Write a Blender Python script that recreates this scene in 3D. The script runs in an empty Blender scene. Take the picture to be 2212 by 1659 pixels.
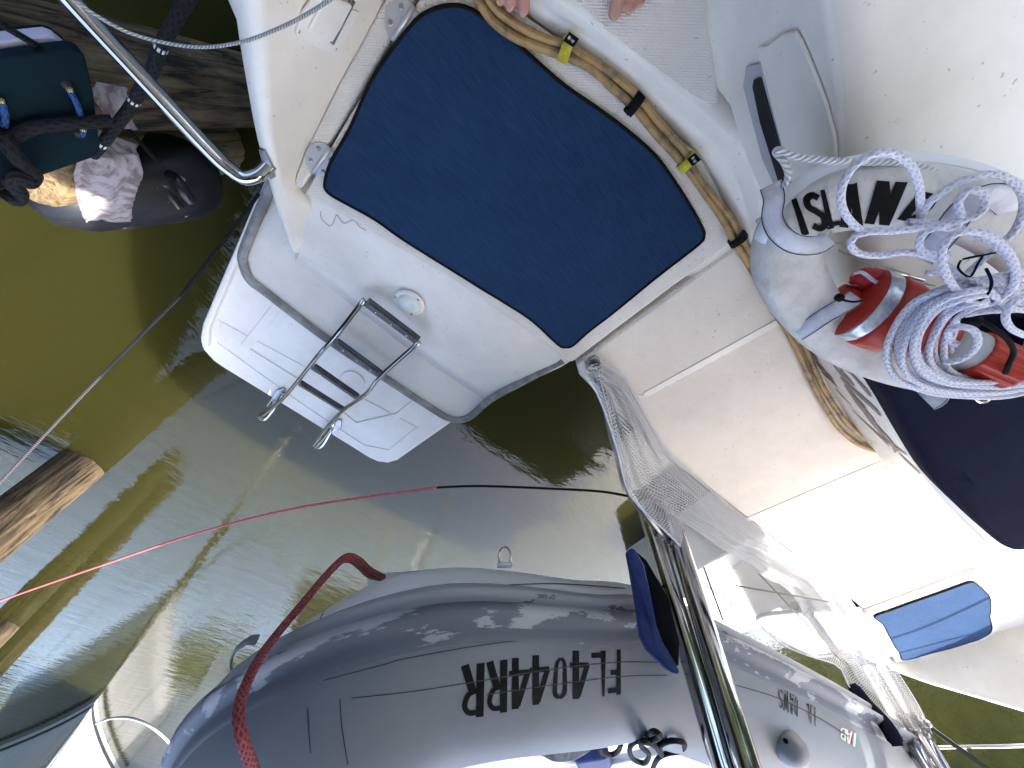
import bpy, bmesh, math, random
from mathutils import Vector, Matrix
from mathutils.bvhtree import BVHTree
random.seed(7)
# ---------------------------------------------------------------- camera, world, sun, exposure
sc = bpy.context.scene
COL = sc.collection
PW, PH, FPX = 2212.0, 1659.0, 831.0            # working pixel frame, focal length in those pixels (13 mm wide phone lens)
HC = 1.95                                      # lens height above the water
TILT = -math.atan((PH/2-260)/FPX)
YAW = math.radians(46.25)
CAMROT = Matrix.Rotation(YAW, 3, 'Z') @ Matrix.Rotation(TILT, 3, 'X')
CAM = Vector((0, 0, HC))
cam = bpy.data.cameras.new('camera'); cam.sensor_fit = 'HORIZONTAL'; cam.sensor_width = 36
cam.lens = 36*FPX/PW; cam.clip_start = .02; cam.clip_end = 2000
co = bpy.data.objects.new('camera', cam); COL.objects.link(co)
co.matrix_world = Matrix.Translation(CAM) @ CAMROT.to_4x4()
sc.camera = co
SUN = Vector((.77, .03, 1)).normalized()       # x = starboard, y = forward, z = up
EL = math.asin(SUN.z); AZ = math.atan2(SUN.x, SUN.y)
wd = bpy.data.worlds.new('World'); sc.world = wd; wd.use_nodes = True
nt = wd.node_tree; bg = nt.nodes['Background']
sky = nt.nodes.new('ShaderNodeTexSky'); sky.sky_type = 'NISHITA'; sky.sun_disc = False
sky.sun_elevation = EL; sky.sun_rotation = AZ; sky.dust_density = 3.0; sky.air_density = 1.0
nt.links.new(sky.outputs[0], bg.inputs[0]); bg.inputs[1].default_value = .15
sl = bpy.data.lights.new('sun', 'SUN'); sl.energy = 2.0; sl.angle = math.radians(.5); sl.color = (1, .95, .87)
so = bpy.data.objects.new('sun', sl); COL.objects.link(so)
so.matrix_world = SUN.to_track_quat('Z', 'Y').to_matrix().to_4x4()
so.location = (8, -2, 12)
sc.view_settings.view_transform = 'Standard'; sc.view_settings.look = 'None'
sc.view_settings.exposure = 2.65; sc.view_settings.gamma = 1
sc.cycles.use_denoising = True
sc.cycles.max_bounces = 10; sc.cycles.transparent_max_bounces = 24
sc.cycles.caustics_reflective = False; sc.cycles.caustics_refractive = False
sc.cycles.sample_clamp_indirect = 6

# ---------------------------------------------------------------- geometry helpers
def ray(u, v):
    return CAMROT @ Vector(((u-PW/2)/FPX, -(v-PH/2)/FPX, -1))
def W(u, v, z):                                # a point of the photo, at its height z, as a place in the scene
    d = ray(u, v); return CAM + d*((z-HC)/d.z)
def Wf(u, v, f):
    d = ray(u, v); return CAM + d*(f/d.y)
def Wpl(u, v, p, n):
    d = ray(u, v); return CAM + d*((p-CAM).dot(n)/d.dot(n))
def WL(pts, z=None):
    return [W(p[0], p[1], p[2] if len(p) > 2 else z) for p in pts]
def cr(p, n, closed=False):                    # Catmull-Rom through points
    p = [Vector(q) for q in p]; m = len(p); out = []
    for i in range(m if closed else m-1):
        if closed: a, b, c, d = p[i-1], p[i], p[(i+1) % m], p[(i+2) % m]
        else: a, b, c, d = p[max(i-1, 0)], p[i], p[i+1], p[min(i+2, m-1)]
        for k in range(n):
            t = k/n
            out.append(.5*((2*b)+(c-a)*t+(2*a-5*b+4*c-d)*t*t+(3*b-a-3*c+d)*t**3))
    if not closed: out.append(p[-1])
    return out
def even(p, n, closed=False):                  # n evenly spaced points along a polyline
    if closed: p = list(p)+[p[0]]
    L = [0]
    for a, b in zip(p, p[1:]): L.append(L[-1]+(b-a).length)
    out = []; j = 0
    for k in range(n):
        t = L[-1]*k/(n if closed else n-1)
        while j < len(p)-2 and L[j+1] < t: j += 1
        s = (t-L[j])/max(L[j+1]-L[j], 1e-9); out.append(p[j].lerp(p[j+1], min(max(s, 0), 1)))
    return out
ORG = {}
def tag(o, label=None, cat=None, group=None, kind=None):
    if label: o['label'] = label
    if cat: o['category'] = cat
    if group: o['group'] = group
    if kind: o['kind'] = kind
    return o
def put(o, parent):
    COL.objects.link(o)
    if parent is not None:
        o.parent = parent; o.matrix_parent_inverse = Matrix.Translation(-ORG.get(parent.name, Vector((0, 0, 0))))
    return o
def thing(name, label, cat, loc=(0, 0, 0), group=None, kind=None):
    o = bpy.data.objects.new(name, None); COL.objects.link(o); o.location = loc; o.empty_display_size = .1
    ORG[o.name] = Vector(loc); return tag(o, label, cat, group, kind)
def mesh(name, V, F, mat, parent=None, smooth=False, uv=None, bevel=0, seg=2, sub=0):
    me = bpy.data.meshes.new(name); me.from_pydata([tuple(v) for v in V], [], F); me.validate()
    bm = bmesh.new(); bm.from_mesh(me)
    bmesh.ops.recalc_face_normals(bm, faces=bm.faces); bm.to_mesh(me); bm.free()
    if uv:
        lay = me.uv_layers.new(name='UVMap')
        for lp in me.loops: lay.data[lp.index].uv = uv[lp.vertex_index]
    if smooth:
        for p in me.polygons: p.use_smooth = True
    if mat is not None: me.materials.append(mat)
    o = put(bpy.data.objects.new(name, me), parent)
    if bevel:
        b = o.modifiers.new('bevel', 'BEVEL'); b.width = bevel; b.segments = seg; b.limit_method = 'ANGLE'; b.angle_limit = math.radians(35)
        for p in me.polygons: p.use_smooth = True
        me.set_sharp_from_angle(angle=math.radians(50)) if not bevel else None
        w = o.modifiers.new('wn', 'WEIGHTED_NORMAL'); w.keep_sharp = False
    if sub:
        s = o.modifiers.new('sub', 'SUBSURF'); s.levels = sub; s.render_levels = sub
    return o
def prism(name, top, depth, mat, parent=None, bevel=0, seg=2, direction=None):   # a slab: outline `top` pushed along direction
    n = len(top); d = (direction or Vector((0, 0, -1)))*depth
    V = list(top)+[p+d for p in top]
    F = [list(range(n)), list(range(2*n-1, n-1, -1))]+[[i, i+n, (i+1) % n+n, (i+1) % n] for i in range(n)]
    return mesh(name, V, F, mat, parent, bevel=bevel, seg=seg)
def slab(name, quad, th, mat, parent=None, bevel=0, seg=2, up=None):     # extrudes outline on both sides of its own plane
    c = sum(quad, Vector())/len(quad); n = (quad[1]-quad[0]).cross(quad[2]-quad[1]).normalized()
    if n.dot(CAM-c) < 0: n = -n
    return prism(name, [p+n*th for p in quad], th, mat, parent, bevel, seg, -n)
def loft(name, rows, mat, parent=None, smooth=True, closed=False, closev=False, thick=0, bevel=0, uvs=1, caps=False):
    m = len(rows[0]); V = [v for r in rows for v in r]; F = []
    for i in range(len(rows)-(0 if closev else 1)):
        for j in range(m if closed else m-1):
            a, b = i*m+j, i*m+(j+1) % m; i2 = (i+1) % len(rows)
            F.append([a, b, i2*m+(j+1) % m, i2*m+j])
    if caps: F += [list(range(m)), list(range((len(rows)-1)*m, len(rows)*m))]
    o = mesh(name, V, F, mat, parent, smooth)
    if thick:
        s = o.modifiers.new('thick', 'SOLIDIFY'); s.thickness = thick; s.offset = 0
    return o
def frames(P, closed=False):
    n = len(P); T = []
    for i in range(n):
        a = P[i-1] if (i or closed) else P[0]; b = P[(i+1) % n] if (i < n-1 or closed) else P[-1]
        T.append((b-a).normalized())
    up = Vector((0, 0, 1)) if abs(T[0].z) < .9 else Vector((1, 0, 0))
    N = [(up-T[0]*up.dot(T[0])).normalized()]
    for i in range(1, n):
        v = N[-1]-T[i]*N[-1].dot(T[i]); N.append(v.normalized() if v.length > 1e-6 else N[-1])
    return T, N
def tube(name, P, r, mat, parent=None, sides=10, closed=False, n=None, sm=4, flat=1, caps=True):
    P = [Vector(p) for p in P]
    if sm > 1: P = cr(P, sm, closed)
    if n: P = even(P, n, closed)
    T, N = frames(P, closed); m = len(P); V = []; UV = []; L = 0
    rr = r if callable(r) else (lambda t: r); r0 = rr(.5)
    for i in range(m):
        if i: L += (P[i]-P[i-1]).length
        B = T[i].cross(N[i]); k = rr(i/max(m-1, 1))
        for j in range(sides+1):
            a = 2*math.pi*j/sides
            V.append(P[i]+N[i]*(math.cos(a)*k*flat)+B*(math.sin(a)*k)); UV.append((j/sides, L/(2*math.pi*r0)))
    F = []; w = sides+1
    for i in range(m if closed else m-1):
        for j in range(sides):
            i2 = (i+1) % m; F.append([i*w+j, i*w+j+1, i2*w+j+1, i2*w+j])
    if caps and not closed: F += [list(range(sides)), list(range((m-1)*w, (m-1)*w+sides))]
    return mesh(name, V, F, mat, parent, True, uv=UV)
def lathe(name, prof, p0, axis, mat, parent=None, sides=24, smooth=True):        # prof: (distance along axis, radius)
    axis = Vector(axis).normalized(); up = Vector((0, 0, 1)) if abs(axis.z) < .9 else Vector((1, 0, 0))
    n = (up-axis*up.dot(axis)).normalized(); b = axis.cross(n); p0 = Vector(p0)
    rows = [[p0+axis*d+n*(math.cos(2*math.pi*j/sides)*r)+b*(math.sin(2*math.pi*j/sides)*r) for j in range(sides)] for d, r in prof]
    return loft(name, rows, mat, parent, smooth, closed=True, caps=True)
def boxm(name, c, sx, sy, sz, mat, parent=None, rot=None, bevel=0):
    V = []
    for x in (-1, 1):
        for y in (-1, 1):
            for z in (-1, 1):
                p = Vector((x*sx/2, y*sy/2, z*sz/2)); V.append(Vector(c)+(rot @ p if rot else p))
    F = [[0, 1, 3, 2], [4, 6, 7, 5], [0, 4, 5, 1], [2, 3, 7, 6], [0, 2, 6, 4], [1, 5, 7, 3]]
    return mesh(name, V, F, mat, parent, bevel=bevel)
def axes(x, z):                                # rotation whose local X runs along x, Z near z
    x = x.normalized(); y = z.cross(x).normalized(); return Matrix((x, y, x.cross(y))).transposed()
def bvh_of(o):
    me = o.data
    return BVHTree.FromPolygons([v.co.copy() for v in me.vertices], [list(p.vertices) for p in me.polygons])
def hit(b, u, v, off=.0015):                   # where a mark of the photo sits on a surface
    d = ray(u, v).normalized(); r = b.ray_cast(CAM, d)
    if r[0] is None: return None
    n = r[1] if r[1].dot(d) < 0 else -r[1]
    return r[0]+n*off
def decal(name, strips, b, mat, parent, off=.0015):    # strips: lists of (left,right) pixel pairs laid on the surface
    V = []; F = []
    for s in strips:
        base = len(V); ok = True; pts = []
        for l, r in s:
            a, c = hit(b, *l, off), hit(b, *r, off)
            if a is None or c is None: ok = False; break
            pts += [a, c]
        if not ok: continue
        V += pts; F += [[base+2*i, base+2*i+1, base+2*i+3, base+2*i+2] for i in range(len(s)-1)]
    return mesh(name, V, F, mat, parent) if V else None
def stroke(path, w, n=4):                      # a brush stroke as a strip; w a number or one width per point
    P = [Vector((x, y, 0)) for x, y in path]; ws = w if isinstance(w, (list, tuple)) else [w]*len(P)
    Q = [Vector((p.x, p.y, ws[i])) for i, p in enumerate(P)]
    if len(Q) > 2: Q = cr(Q, n)
    else: Q = [Q[0].lerp(Q[1], k/n) for k in range(n+1)]
    out = []
    for i, q in enumerate(Q):
        a, b = Q[max(i-1, 0)], Q[min(i+1, len(Q)-1)]; t = Vector((b.x-a.x, b.y-a.y)).normalized()
        h = q.z/2; out.append(((q.x-t.y*h, q.y+t.x*h), (q.x+t.y*h, q.y-t.x*h)))
    return out
def seg(x0, y0, x1, y1, w): return ([(x0, y0), (x1, y1)], w)
GL = {'F': [seg(.15, 0, .15, 1, .3), seg(.15, .89, 1, .89, .22), seg(.15, .5, .85, .5, .2)],
      'L': [seg(.15, 0, .15, 1, .3), seg(.15, .1, 1, .1, .2)],
      'I': [seg(.5, 0, .5, 1, .34)],
      '4': [seg(.72, 0, .72, 1, .3), seg(0, .3, 1.05, .3, .2), seg(.08, .3, .62, .95, .24)],
      '0': [([(.5, .9), (.18, .8), (.14, .5), (.18, .2), (.5, .1)], .26), ([(.5, .9), (.82, .8), (.86, .5), (.82, .2), (.5, .1)], .26)],
      'R': [seg(.15, 0, .15, 1, .3), ([(.15, .9), (.65, .9), (.85, .76), (.65, .55), (.15, .5)], .2), seg(.5, .5, .86, 0, .3)],
      'S': [([(.92, .82), (.6, .92), (.18, .85), (.16, .66), (.5, .52), (.84, .36), (.82, .15), (.42, .08), (.06, .18)], .24)],
      'A': [seg(.12, 0, .42, 1, .27), seg(.88, 0, .58, 1, .27), seg(.3, .27, .7, .27, .16)],
      'N': [seg(.14, 0, .14, 1, .27), seg(.86, 0, .86, 1, .27), seg(.16, .95, .84, .05, .28)],
      'D': [seg(.15, 0, .15, 1, .3), ([(.15, .9), (.62, .88), (.86, .66), (.86, .34), (.62, .12), (.15, .1)], .24)],
      'W': [seg(.06, 1, .26, 0, .2), seg(.26, 0, .5, .9, .16), seg(.5, .9, .74, 0, .16), seg(.74, 0, .94, 1, .2)],
      'B': [seg(.15, 0, .15, 1, .26), ([(.15, .9), (.68, .88), (.8, .74), (.62, .55), (.15, .52)], .2), ([(.15, .5), (.72, .48), (.88, .3), (.7, .12), (.15, .1)], .2)],
      'r': [seg(.2, 0, .2, .65, .25), seg(.2, .55, .8, .6, .22)], 'a': [([(.15, .6), (.7, .6), (.78, .3), (.78, 0)], .22), ([(.78, .36), (.3, .34), (.2, .12), (.78, .08)], .2)],
      'p': [seg(.2, -.3, .2, .65, .22), ([(.2, .6), (.8, .55), (.8, .1), (.2, .05)], .2)]}
def glyph(ch, quad, bold=1.0):                           # quad: pixel corners for (0,0),(1,0),(1,1),(0,1) of the letter's box
    a, b, c, d = [Vector(q) for q in quad]; out = []
    def mp(x, y):
        p = (a.lerp(b, x)).lerp(d.lerp(c, x), y); return (p.x, p.y)
    for path, w in GL[ch]:
        asp = max(((b-a).length/(d-a).length), .2)
        P = [Vector((x*asp, y, 0)) for x, y in path]
        st = stroke([(p.x, p.y) for p in P], bold*w*asp*1.0 if abs(path[0][0]-path[-1][0]) < abs(path[0][1]-path[-1][1])*1.4 else w*max(asp, .55), 5)
        out.append([(mp(l[0]/asp, l[1]), mp(r[0]/asp, r[1])) for l, r in st])
    return out

# ---------------------------------------------------------------- materials
def new_mat(name):
    m = bpy.data.materials.new(name); m.use_nodes = True; n = m.node_tree
    return m, n, n.nodes['Principled BSDF'], n.links.new
def nd(n, t, **kw):
    x = n.nodes.new(t)
    for k, v in kw.items():
        if k in x.inputs: x.inputs[k].default_value = v
        else: setattr(x, k, v)
    return x
def ramp(n, stops):
    r = n.nodes.new('ShaderNodeValToRGB'); e = r.color_ramp.elements
    while len(e) < len(stops): e.new(.5)
    for i, (p, c) in enumerate(stops):
        e[i].position = p; e[i].color = (*c, 1) if len(c) == 3 else c
    return r
def M(name, col, rough=.5, metal=0, col2=None, ns=6, lo=.45, hi=.6, bs=0, bst=.1, coat=0, spec=.5, stretch=None, sheen=0, det=6):
    m, n, b, lk = new_mat(name)
    b.inputs['Base Color'].default_value = (*col, 1); b.inputs['Roughness'].default_value = rough; b.inputs['Metallic'].default_value = metal
    b.inputs['Coat Weight'].default_value = coat; b.inputs['Specular IOR Level'].default_value = spec; b.inputs['Sheen Weight'].default_value = sheen
    tc = nd(n, 'ShaderNodeTexCoord'); vec = tc.outputs['Object']
    if stretch:
        mp = nd(n, 'ShaderNodeMapping'); mp.inputs['Scale'].default_value = stretch; lk(vec, mp.inputs[0]); vec = mp.outputs[0]
    if col2:
        t = nd(n, 'ShaderNodeTexNoise', Scale=ns, Detail=det, Roughness=.6); lk(vec, t.inputs['Vector'])
        r = ramp(n, [(lo, col), (hi, col2)]); lk(t.outputs['Fac'], r.inputs[0]); lk(r.outputs[0], b.inputs['Base Color'])
    if bs:
        t = nd(n, 'ShaderNodeTexNoise', Scale=bs, Detail=4); lk(vec, t.inputs['Vector'])
        bp = nd(n, 'ShaderNodeBump', Strength=bst, Distance=.01); lk(t.outputs['Fac'], bp.inputs['Height']); lk(bp.outputs[0], b.inputs['Normal'])
    return m
def gel(name, col, dirt, nonskid=False, rough=.38):
    m, n, b, lk = new_mat(name); tc = nd(n, 'ShaderNodeTexCoord'); v = tc.outputs['Object']
    b.inputs['Roughness'].default_value = rough if not nonskid else .6
    t1 = nd(n, 'ShaderNodeTexNoise', Scale=2.2, Detail=8, Roughness=.65); lk(v, t1.inputs['Vector'])
    r1 = ramp(n, [(.42, col), (.75, tuple(c*.88 for c in dirt))]); lk(t1.outputs['Fac'], r1.inputs[0])
    t2 = nd(n, 'ShaderNodeTexNoise', Scale=95, Detail=2); lk(v, t2.inputs['Vector'])
    r2 = ramp(n, [(.705, (1, 1, 1)), (.76, (.5, .47, .42))]); lk(t2.outputs['Fac'], r2.inputs[0])
    mx = nd(n, 'ShaderNodeMixRGB', blend_type='MULTIPLY'); mx.inputs[0].default_value = .75
    lk(r1.outputs[0], mx.inputs[1]); lk(r2.outputs[0], mx.inputs[2]); lk(mx.outputs[0], b.inputs['Base Color'])
    bp = nd(n, 'ShaderNodeBump', Strength=.55 if nonskid else .06, Distance=.0015 if nonskid else .004)
    if nonskid:
        sx = nd(n, 'ShaderNodeSeparateXYZ'); lk(v, sx.inputs[0])
        def sn(o, k):
            a = nd(n, 'ShaderNodeMath', operation='MULTIPLY'); a.inputs[1].default_value = k; lk(o, a.inputs[0])
            s = nd(n, 'ShaderNodeMath', operation='SINE'); lk(a.outputs[0], s.inputs[0]); return s.outputs[0]
        a = sn(sx.outputs[0], 2*math.pi/.0062); c = sn(sx.outputs[1], 2*math.pi/.0062)
        mul = nd(n, 'ShaderNodeMath', operation='MULTIPLY'); lk(a, mul.inputs[0]); lk(c, mul.inputs[1]); lk(mul.outputs[0], bp.inputs['Height'])
    else:
        t3 = nd(n, 'ShaderNodeTexNoise', Scale=28, Detail=3); lk(v, t3.inputs['Vector']); lk(t3.outputs['Fac'], bp.inputs['Height'])
    lk(bp.outputs[0], b.inputs['Normal']); return m
WHITE = gel('white_gelcoat', (.855, .825, .76), (.73, .69, .63))
CREAM = gel('cream_gelcoat', (.84, .78, .69), (.74, .68, .58))
SKID = gel('nonskid_gelcoat', (.835, .805, .745), (.73, .70, .64), True)
CSKID = gel('cream_nonskid_gelcoat', (.83, .77, .69), (.72, .66, .58), True)
STEEL = M('polished_steel', (.50, .50, .50), .1, 1, bs=9, bst=.03)
DULL = M('worn_steel', (.42, .42, .43), .32, 1, col2=(.3, .3, .3), ns=30, bs=60, bst=.1)
GREYRUB = M('grey_rubber', (.19, .19, .185), .8, col2=(.30, .30, .29), ns=18, bs=80, bst=.15)
BLACK = M('black_rubber', (.006, .006, .007), .85, bs=40, bst=.2, spec=.15)
BLACKP = M('black_plastic', (.012, .013, .015), .28, col2=(.03, .03, .03), ns=14)
INK = M('black_vinyl', (.004, .004, .0045), .6, spec=.12)
WORNINK = M('worn_black_vinyl', (.006, .006, .006), .6, spec=.12, col2=(.25, .26, .27), ns=60, lo=.55, hi=.6)
DARKGAP = M('dark_recess', (.008, .008, .01), .6)
GREYFR = M('grey_frame', (.42, .44, .47), .4)
NAVY = M('navy_canvas', (.006, .008, .021), .95, col2=(.008, .010, .026), ns=9, bs=300, bst=.15, spec=.05)
PADBLUE = M('blue_pad_canvas', (.012, .03, .14), .75, col2=(.02, .04, .17), ns=12, bs=25, bst=.4)
LAV = M('white_webbing', (.78, .78, .86), .85, col2=(.70, .70, .79), ns=50, bs=700, bst=.3)
RED = M('orange_red_plastic', (.42, .028, .013), .42, col2=(.36, .024, .012), ns=12, spec=.3)
REDF = M('red_float', (.5, .015, .03), .4, col2=(.75, .72, .7), ns=45, lo=.64, hi=.66)
GREYPL = M('grey_plastic', (.42, .44, .45), .45)
REFL = M('reflective_tape', (.45, .5, .55), .25, .5, col2=(.62, .66, .7), ns=160, lo=.4, hi=.6)
SKINM = M('skin', (.50, .27, .20), .5, col2=(.42, .2, .15), ns=18, bs=120, bst=.1)
NAIL = M('toenail', (.58, .36, .3), .3)
YEL = M('yellow_hook_tape', (.50, .44, .03), .9, col2=(.6, .55, .06), ns=60, bs=400, bst=.4)
CABLE = M('tan_cable', (.40, .26, .10), .6, col2=(.13, .09, .055), ns=30, lo=.46, hi=.66, bs=120, bst=.25, det=9)
def mat_fabric():
    m, n, b, lk = new_mat('navy_mat'); tc = nd(n, 'ShaderNodeTexCoord'); v = tc.outputs['Object']
    t = nd(n, 'ShaderNodeTexNoise', Scale=3.5, Detail=9, Roughness=.7); lk(v, t.inputs['Vector'])
    mp = nd(n, 'ShaderNodeMapping'); mp.inputs['Scale'].default_value = (18, 420, 1); mp.inputs['Rotation'].default_value = (0, 0, .12); lk(v, mp.inputs[0])
    t2 = nd(n, 'ShaderNodeTexNoise', Scale=1, Detail=3); lk(mp.outputs[0], t2.inputs['Vector'])
    r = ramp(n, [(.3, (.0105, .031, .080)), (.7, (.0165, .045, .108))]); lk(t.outputs['Fac'], r.inputs[0])
    r2 = ramp(n, [(.3, (.75, .75, .75)), (.7, (1.25, 1.25, 1.25))]); lk(t2.outputs['Fac'], r2.inputs[0])
    mx = nd(n, 'ShaderNodeMixRGB', blend_type='MULTIPLY'); mx.inputs[0].default_value = 1
    lk(r.outputs[0], mx.inputs[1]); lk(r2.outputs[0], mx.inputs[2]); lk(mx.outputs[0], b.inputs['Base Color'])
    b.inputs['Roughness'].default_value = .95; b.inputs['Specular IOR Level'].default_value = .15
    b.inputs['Sheen Weight'].default_value = .06; b.inputs['Sheen Tint'].default_value = (.2, .35, .7, 1)
    t3 = nd(n, 'ShaderNodeTexNoise', Scale=420, Detail=2); lk(v, t3.inputs['Vector'])
    bp = nd(n, 'ShaderNodeBump', Strength=.5, Distance=.002); lk(t3.outputs['Fac'], bp.inputs['Height']); lk(bp.outputs[0], b.inputs['Normal'])
    return m
MATF = mat_fabric()
def braid(name, c1, c2, ku=6, kv=3.0, rough=.8, amp=.0012, fleck=None):
    m, n, b, lk = new_mat(name); uv = nd(n, 'ShaderNodeUVMap'); sx = nd(n, 'ShaderNodeSeparateXYZ'); lk(uv.outputs[0], sx.inputs[0])
    def lin(a, c, s):
        x = nd(n, 'ShaderNodeMath', operation='MULTIPLY'); x.inputs[1].default_value = a; lk(sx.outputs[0], x.inputs[0])
        y = nd(n, 'ShaderNodeMath', operation='MULTIPLY_ADD'); y.inputs[1].default_value = c; lk(sx.outputs[1], y.inputs[0]); lk(x.outputs[0], y.inputs[2])
        z = nd(n, 'ShaderNodeMath', operation='SINE'); lk(y.outputs[0], z.inputs[0]); return z.outputs[0]
    A = lin(2*math.pi*ku, 2*math.pi*kv, 1)
    if ku > 3:
        B = lin(-2*math.pi*ku, 2*math.pi*kv, 1)
        mx = nd(n, 'ShaderNodeMath', operation='MAXIMUM'); lk(A, mx.inputs[0]); lk(B, mx.inputs[1]); A = mx.outputs[0]
    r = ramp(n, [(.15, c2), (.7, c1)]); mr = nd(n, 'ShaderNodeMapRange'); mr.inputs[1].default_value = -1; lk(A, mr.inputs[0]); lk(mr.outputs[0], r.inputs[0])
    out = r.outputs[0]
    if fleck:
        vv = nd(n, 'ShaderNodeMath', operation='MULTIPLY'); vv.inputs[1].default_value = .42; lk(sx.outputs[1], vv.inputs[0])
        fr = nd(n, 'ShaderNodeMath', operation='FRACT'); lk(vv.outputs[0], fr.inputs[0])
        lt = nd(n, 'ShaderNodeMath', operation='LESS_THAN'); lt.inputs[1].default_value = .06; lk(fr.outputs[0], lt.inputs[0])
        u8 = nd(n, 'ShaderNodeMath', operation='MULTIPLY'); u8.inputs[1].default_value = 9; lk(sx.outputs[0], u8.inputs[0])
        f8 = nd(n, 'ShaderNodeMath', operation='FRACT'); lk(u8.outputs[0], f8.inputs[0])
        l8 = nd(n, 'ShaderNodeMath', operation='LESS_THAN'); l8.inputs[1].default_value = .6; lk(f8.outputs[0], l8.inputs[0])
        an = nd(n, 'ShaderNodeMath', operation='MULTIPLY'); lk(lt.outputs[0], an.inputs[0]); lk(l8.outputs[0], an.inputs[1])
        mc = nd(n, 'ShaderNodeMixRGB'); mc.inputs[2].default_value = (*fleck, 1); lk(an.outputs[0], mc.inputs[0]); lk(out, mc.inputs[1]); out = mc.outputs[0]
    lk(out, b.inputs['Base Color']); b.inputs['Roughness'].default_value = rough; b.inputs['Specular IOR Level'].default_value = .25
    bp = nd(n, 'ShaderNodeBump', Strength=.9, Distance=amp); lk(A, bp.inputs['Height']); lk(bp.outputs[0], b.inputs['Normal'])
    return m
ROPEW = braid('lavender_white_braid', (.76, .76, .87), (.57, .57, .71), 4, 2.6, amp=.0007)
ROPE3 = braid('white_three_strand', (.78, .79, .80), (.50, .51, .53), 3, 3.2, amp=.0014)
ROPER = braid('faded_red_braid', (.30, .075, .085), (.15, .03, .04), 7, 4, amp=.0012)
ROPEP = braid('red_white_line', (.78, .18, .20), (.45, .05, .08), 4, 2)
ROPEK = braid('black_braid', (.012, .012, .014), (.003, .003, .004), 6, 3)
ROPEKF = braid('black_flecked_dock_line', (.014, .014, .016), (.004, .004, .005), 6, 3, fleck=(.7, .7, .68))
ROPEG = braid('grey_served_line', (.12, .115, .13), (.02, .02, .024), 1, 3.6, amp=.002)
ROPEB = braid('blue_flecked_cord', (.03, .09, .28), (.02, .05, .16), 4, 2, fleck=(.75, .6, .1))
ROPET = braid('tan_tackle_line', (.55, .5, .42), (.3, .27, .22), 3, 2)
WIRE = braid('wire_rope', (.55, .55, .54), (.28, .28, .28), 3, 2.6, .4, .0008)
def wood(name, c1, c2, c3, axis=2):
    m, n, b, lk = new_mat(name); tc = nd(n, 'ShaderNodeTexCoord'); v = tc.outputs['Object']
    mp = nd(n, 'ShaderNodeMapping'); s = [38, 38, 38]; s[axis] = 3.4; mp.inputs['Scale'].default_value = s; lk(v, mp.inputs[0])
    t = nd(n, 'ShaderNodeTexNoise', Scale=1, Detail=9, Roughness=.7, Distortion=1.2); lk(mp.outputs[0], t.inputs['Vector'])
    t0 = nd(n, 'ShaderNodeTexNoise', Scale=5, Detail=5); lk(v, t0.inputs['Vector'])
    ad = nd(n, 'ShaderNodeMath', operation='MULTIPLY_ADD'); ad.inputs[1].default_value = .35; lk(t0.outputs['Fac'], ad.inputs[0]); lk(t.outputs['Fac'], ad.inputs[2])
    r = ramp(n, [(.55, c3), (.66, c1), (.82, c2)]); lk(ad.outputs[0], r.inputs[0]); lk(r.outputs[0], b.inputs['Base Color'])
    b.inputs['Roughness'].default_value = .9
    bp = nd(n, 'ShaderNodeBump', Strength=1, Distance=.025); lk(ad.outputs[0], bp.inputs['Height']); lk(bp.outputs[0], b.inputs['Normal'])
    return m
WOOD = wood('weathered_piling', (.115, .078, .04), (.23, .165, .088), (.014, .010, .007))
WOODT = wood('pale_tan_timber', (.40, .28, .14), (.55, .42, .24), (.16, .09, .04))  # lighter tan than the other pilings
TEAL = M('teal_foam', (.003, .012, .017), .85, col2=(.004, .016, .022), ns=6, bs=200, bst=.15, spec=.12)
PALE = M('pale_foam', (.45, .44, .55), .7)
CANVAS = M('frayed_canvas', (.48, .43, .44), .95, col2=(.24, .19, .18), ns=7, lo=.46, hi=.6, stretch=(3, 3, 12), bs=240, bst=.6)
FENDER = M('black_fender_vinyl', (.008, .009, .011), .4, col2=(.30, .30, .30), ns=26, lo=.66, hi=.68, bs=10, bst=.1)
def water_mat():
    m, n, b, lk = new_mat('murky_water'); tc = nd(n, 'ShaderNodeTexCoord'); v = tc.outputs['Object']
    t0 = nd(n, 'ShaderNodeTexNoise', Scale=.35, Detail=3); lk(v, t0.inputs['Vector'])
    r = ramp(n, [(.3, (.0170, .0168, .0044)), (.7, (.0230, .0226, .0064))]); lk(t0.outputs['Fac'], r.inputs[0]); lk(r.outputs[0], b.inputs['Base Color'])
    b.subsurface_method = 'BURLEY'; b.inputs['Subsurface Weight'].default_value = 1; b.inputs['Subsurface Radius'].default_value = (1, .95, .5); b.inputs['Subsurface Scale'].default_value = .35
    b.inputs['Roughness'].default_value = .0; b.inputs['IOR'].default_value = 1.333; b.inputs['Specular IOR Level'].default_value = .5
    mp = nd(n, 'ShaderNodeMapping'); mp.inputs['Rotation'].default_value = (0, 0, .5); mp.inputs['Scale'].default_value = (1, 2.4, 1); lk(v, mp.inputs[0])
    t1 = nd(n, 'ShaderNodeTexNoise', Scale=3.2, Detail=3, Roughness=.55); lk(mp.outputs[0], t1.inputs['Vector'])
    t2 = nd(n, 'ShaderNodeTexNoise', Scale=26, Detail=2); lk(mp.outputs[0], t2.inputs['Vector'])
    b1 = nd(n, 'ShaderNodeBump', Strength=.12, Distance=.03); lk(t1.outputs['Fac'], b1.inputs['Height'])
    b2 = nd(n, 'ShaderNodeBump', Strength=.06, Distance=.008); lk(t2.outputs['Fac'], b2.inputs['Height']); lk(b1.outputs[0], b2.inputs['Normal'])
    lk(b2.outputs[0], b.inputs['Normal']); return m
WATER = water_mat()
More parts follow.
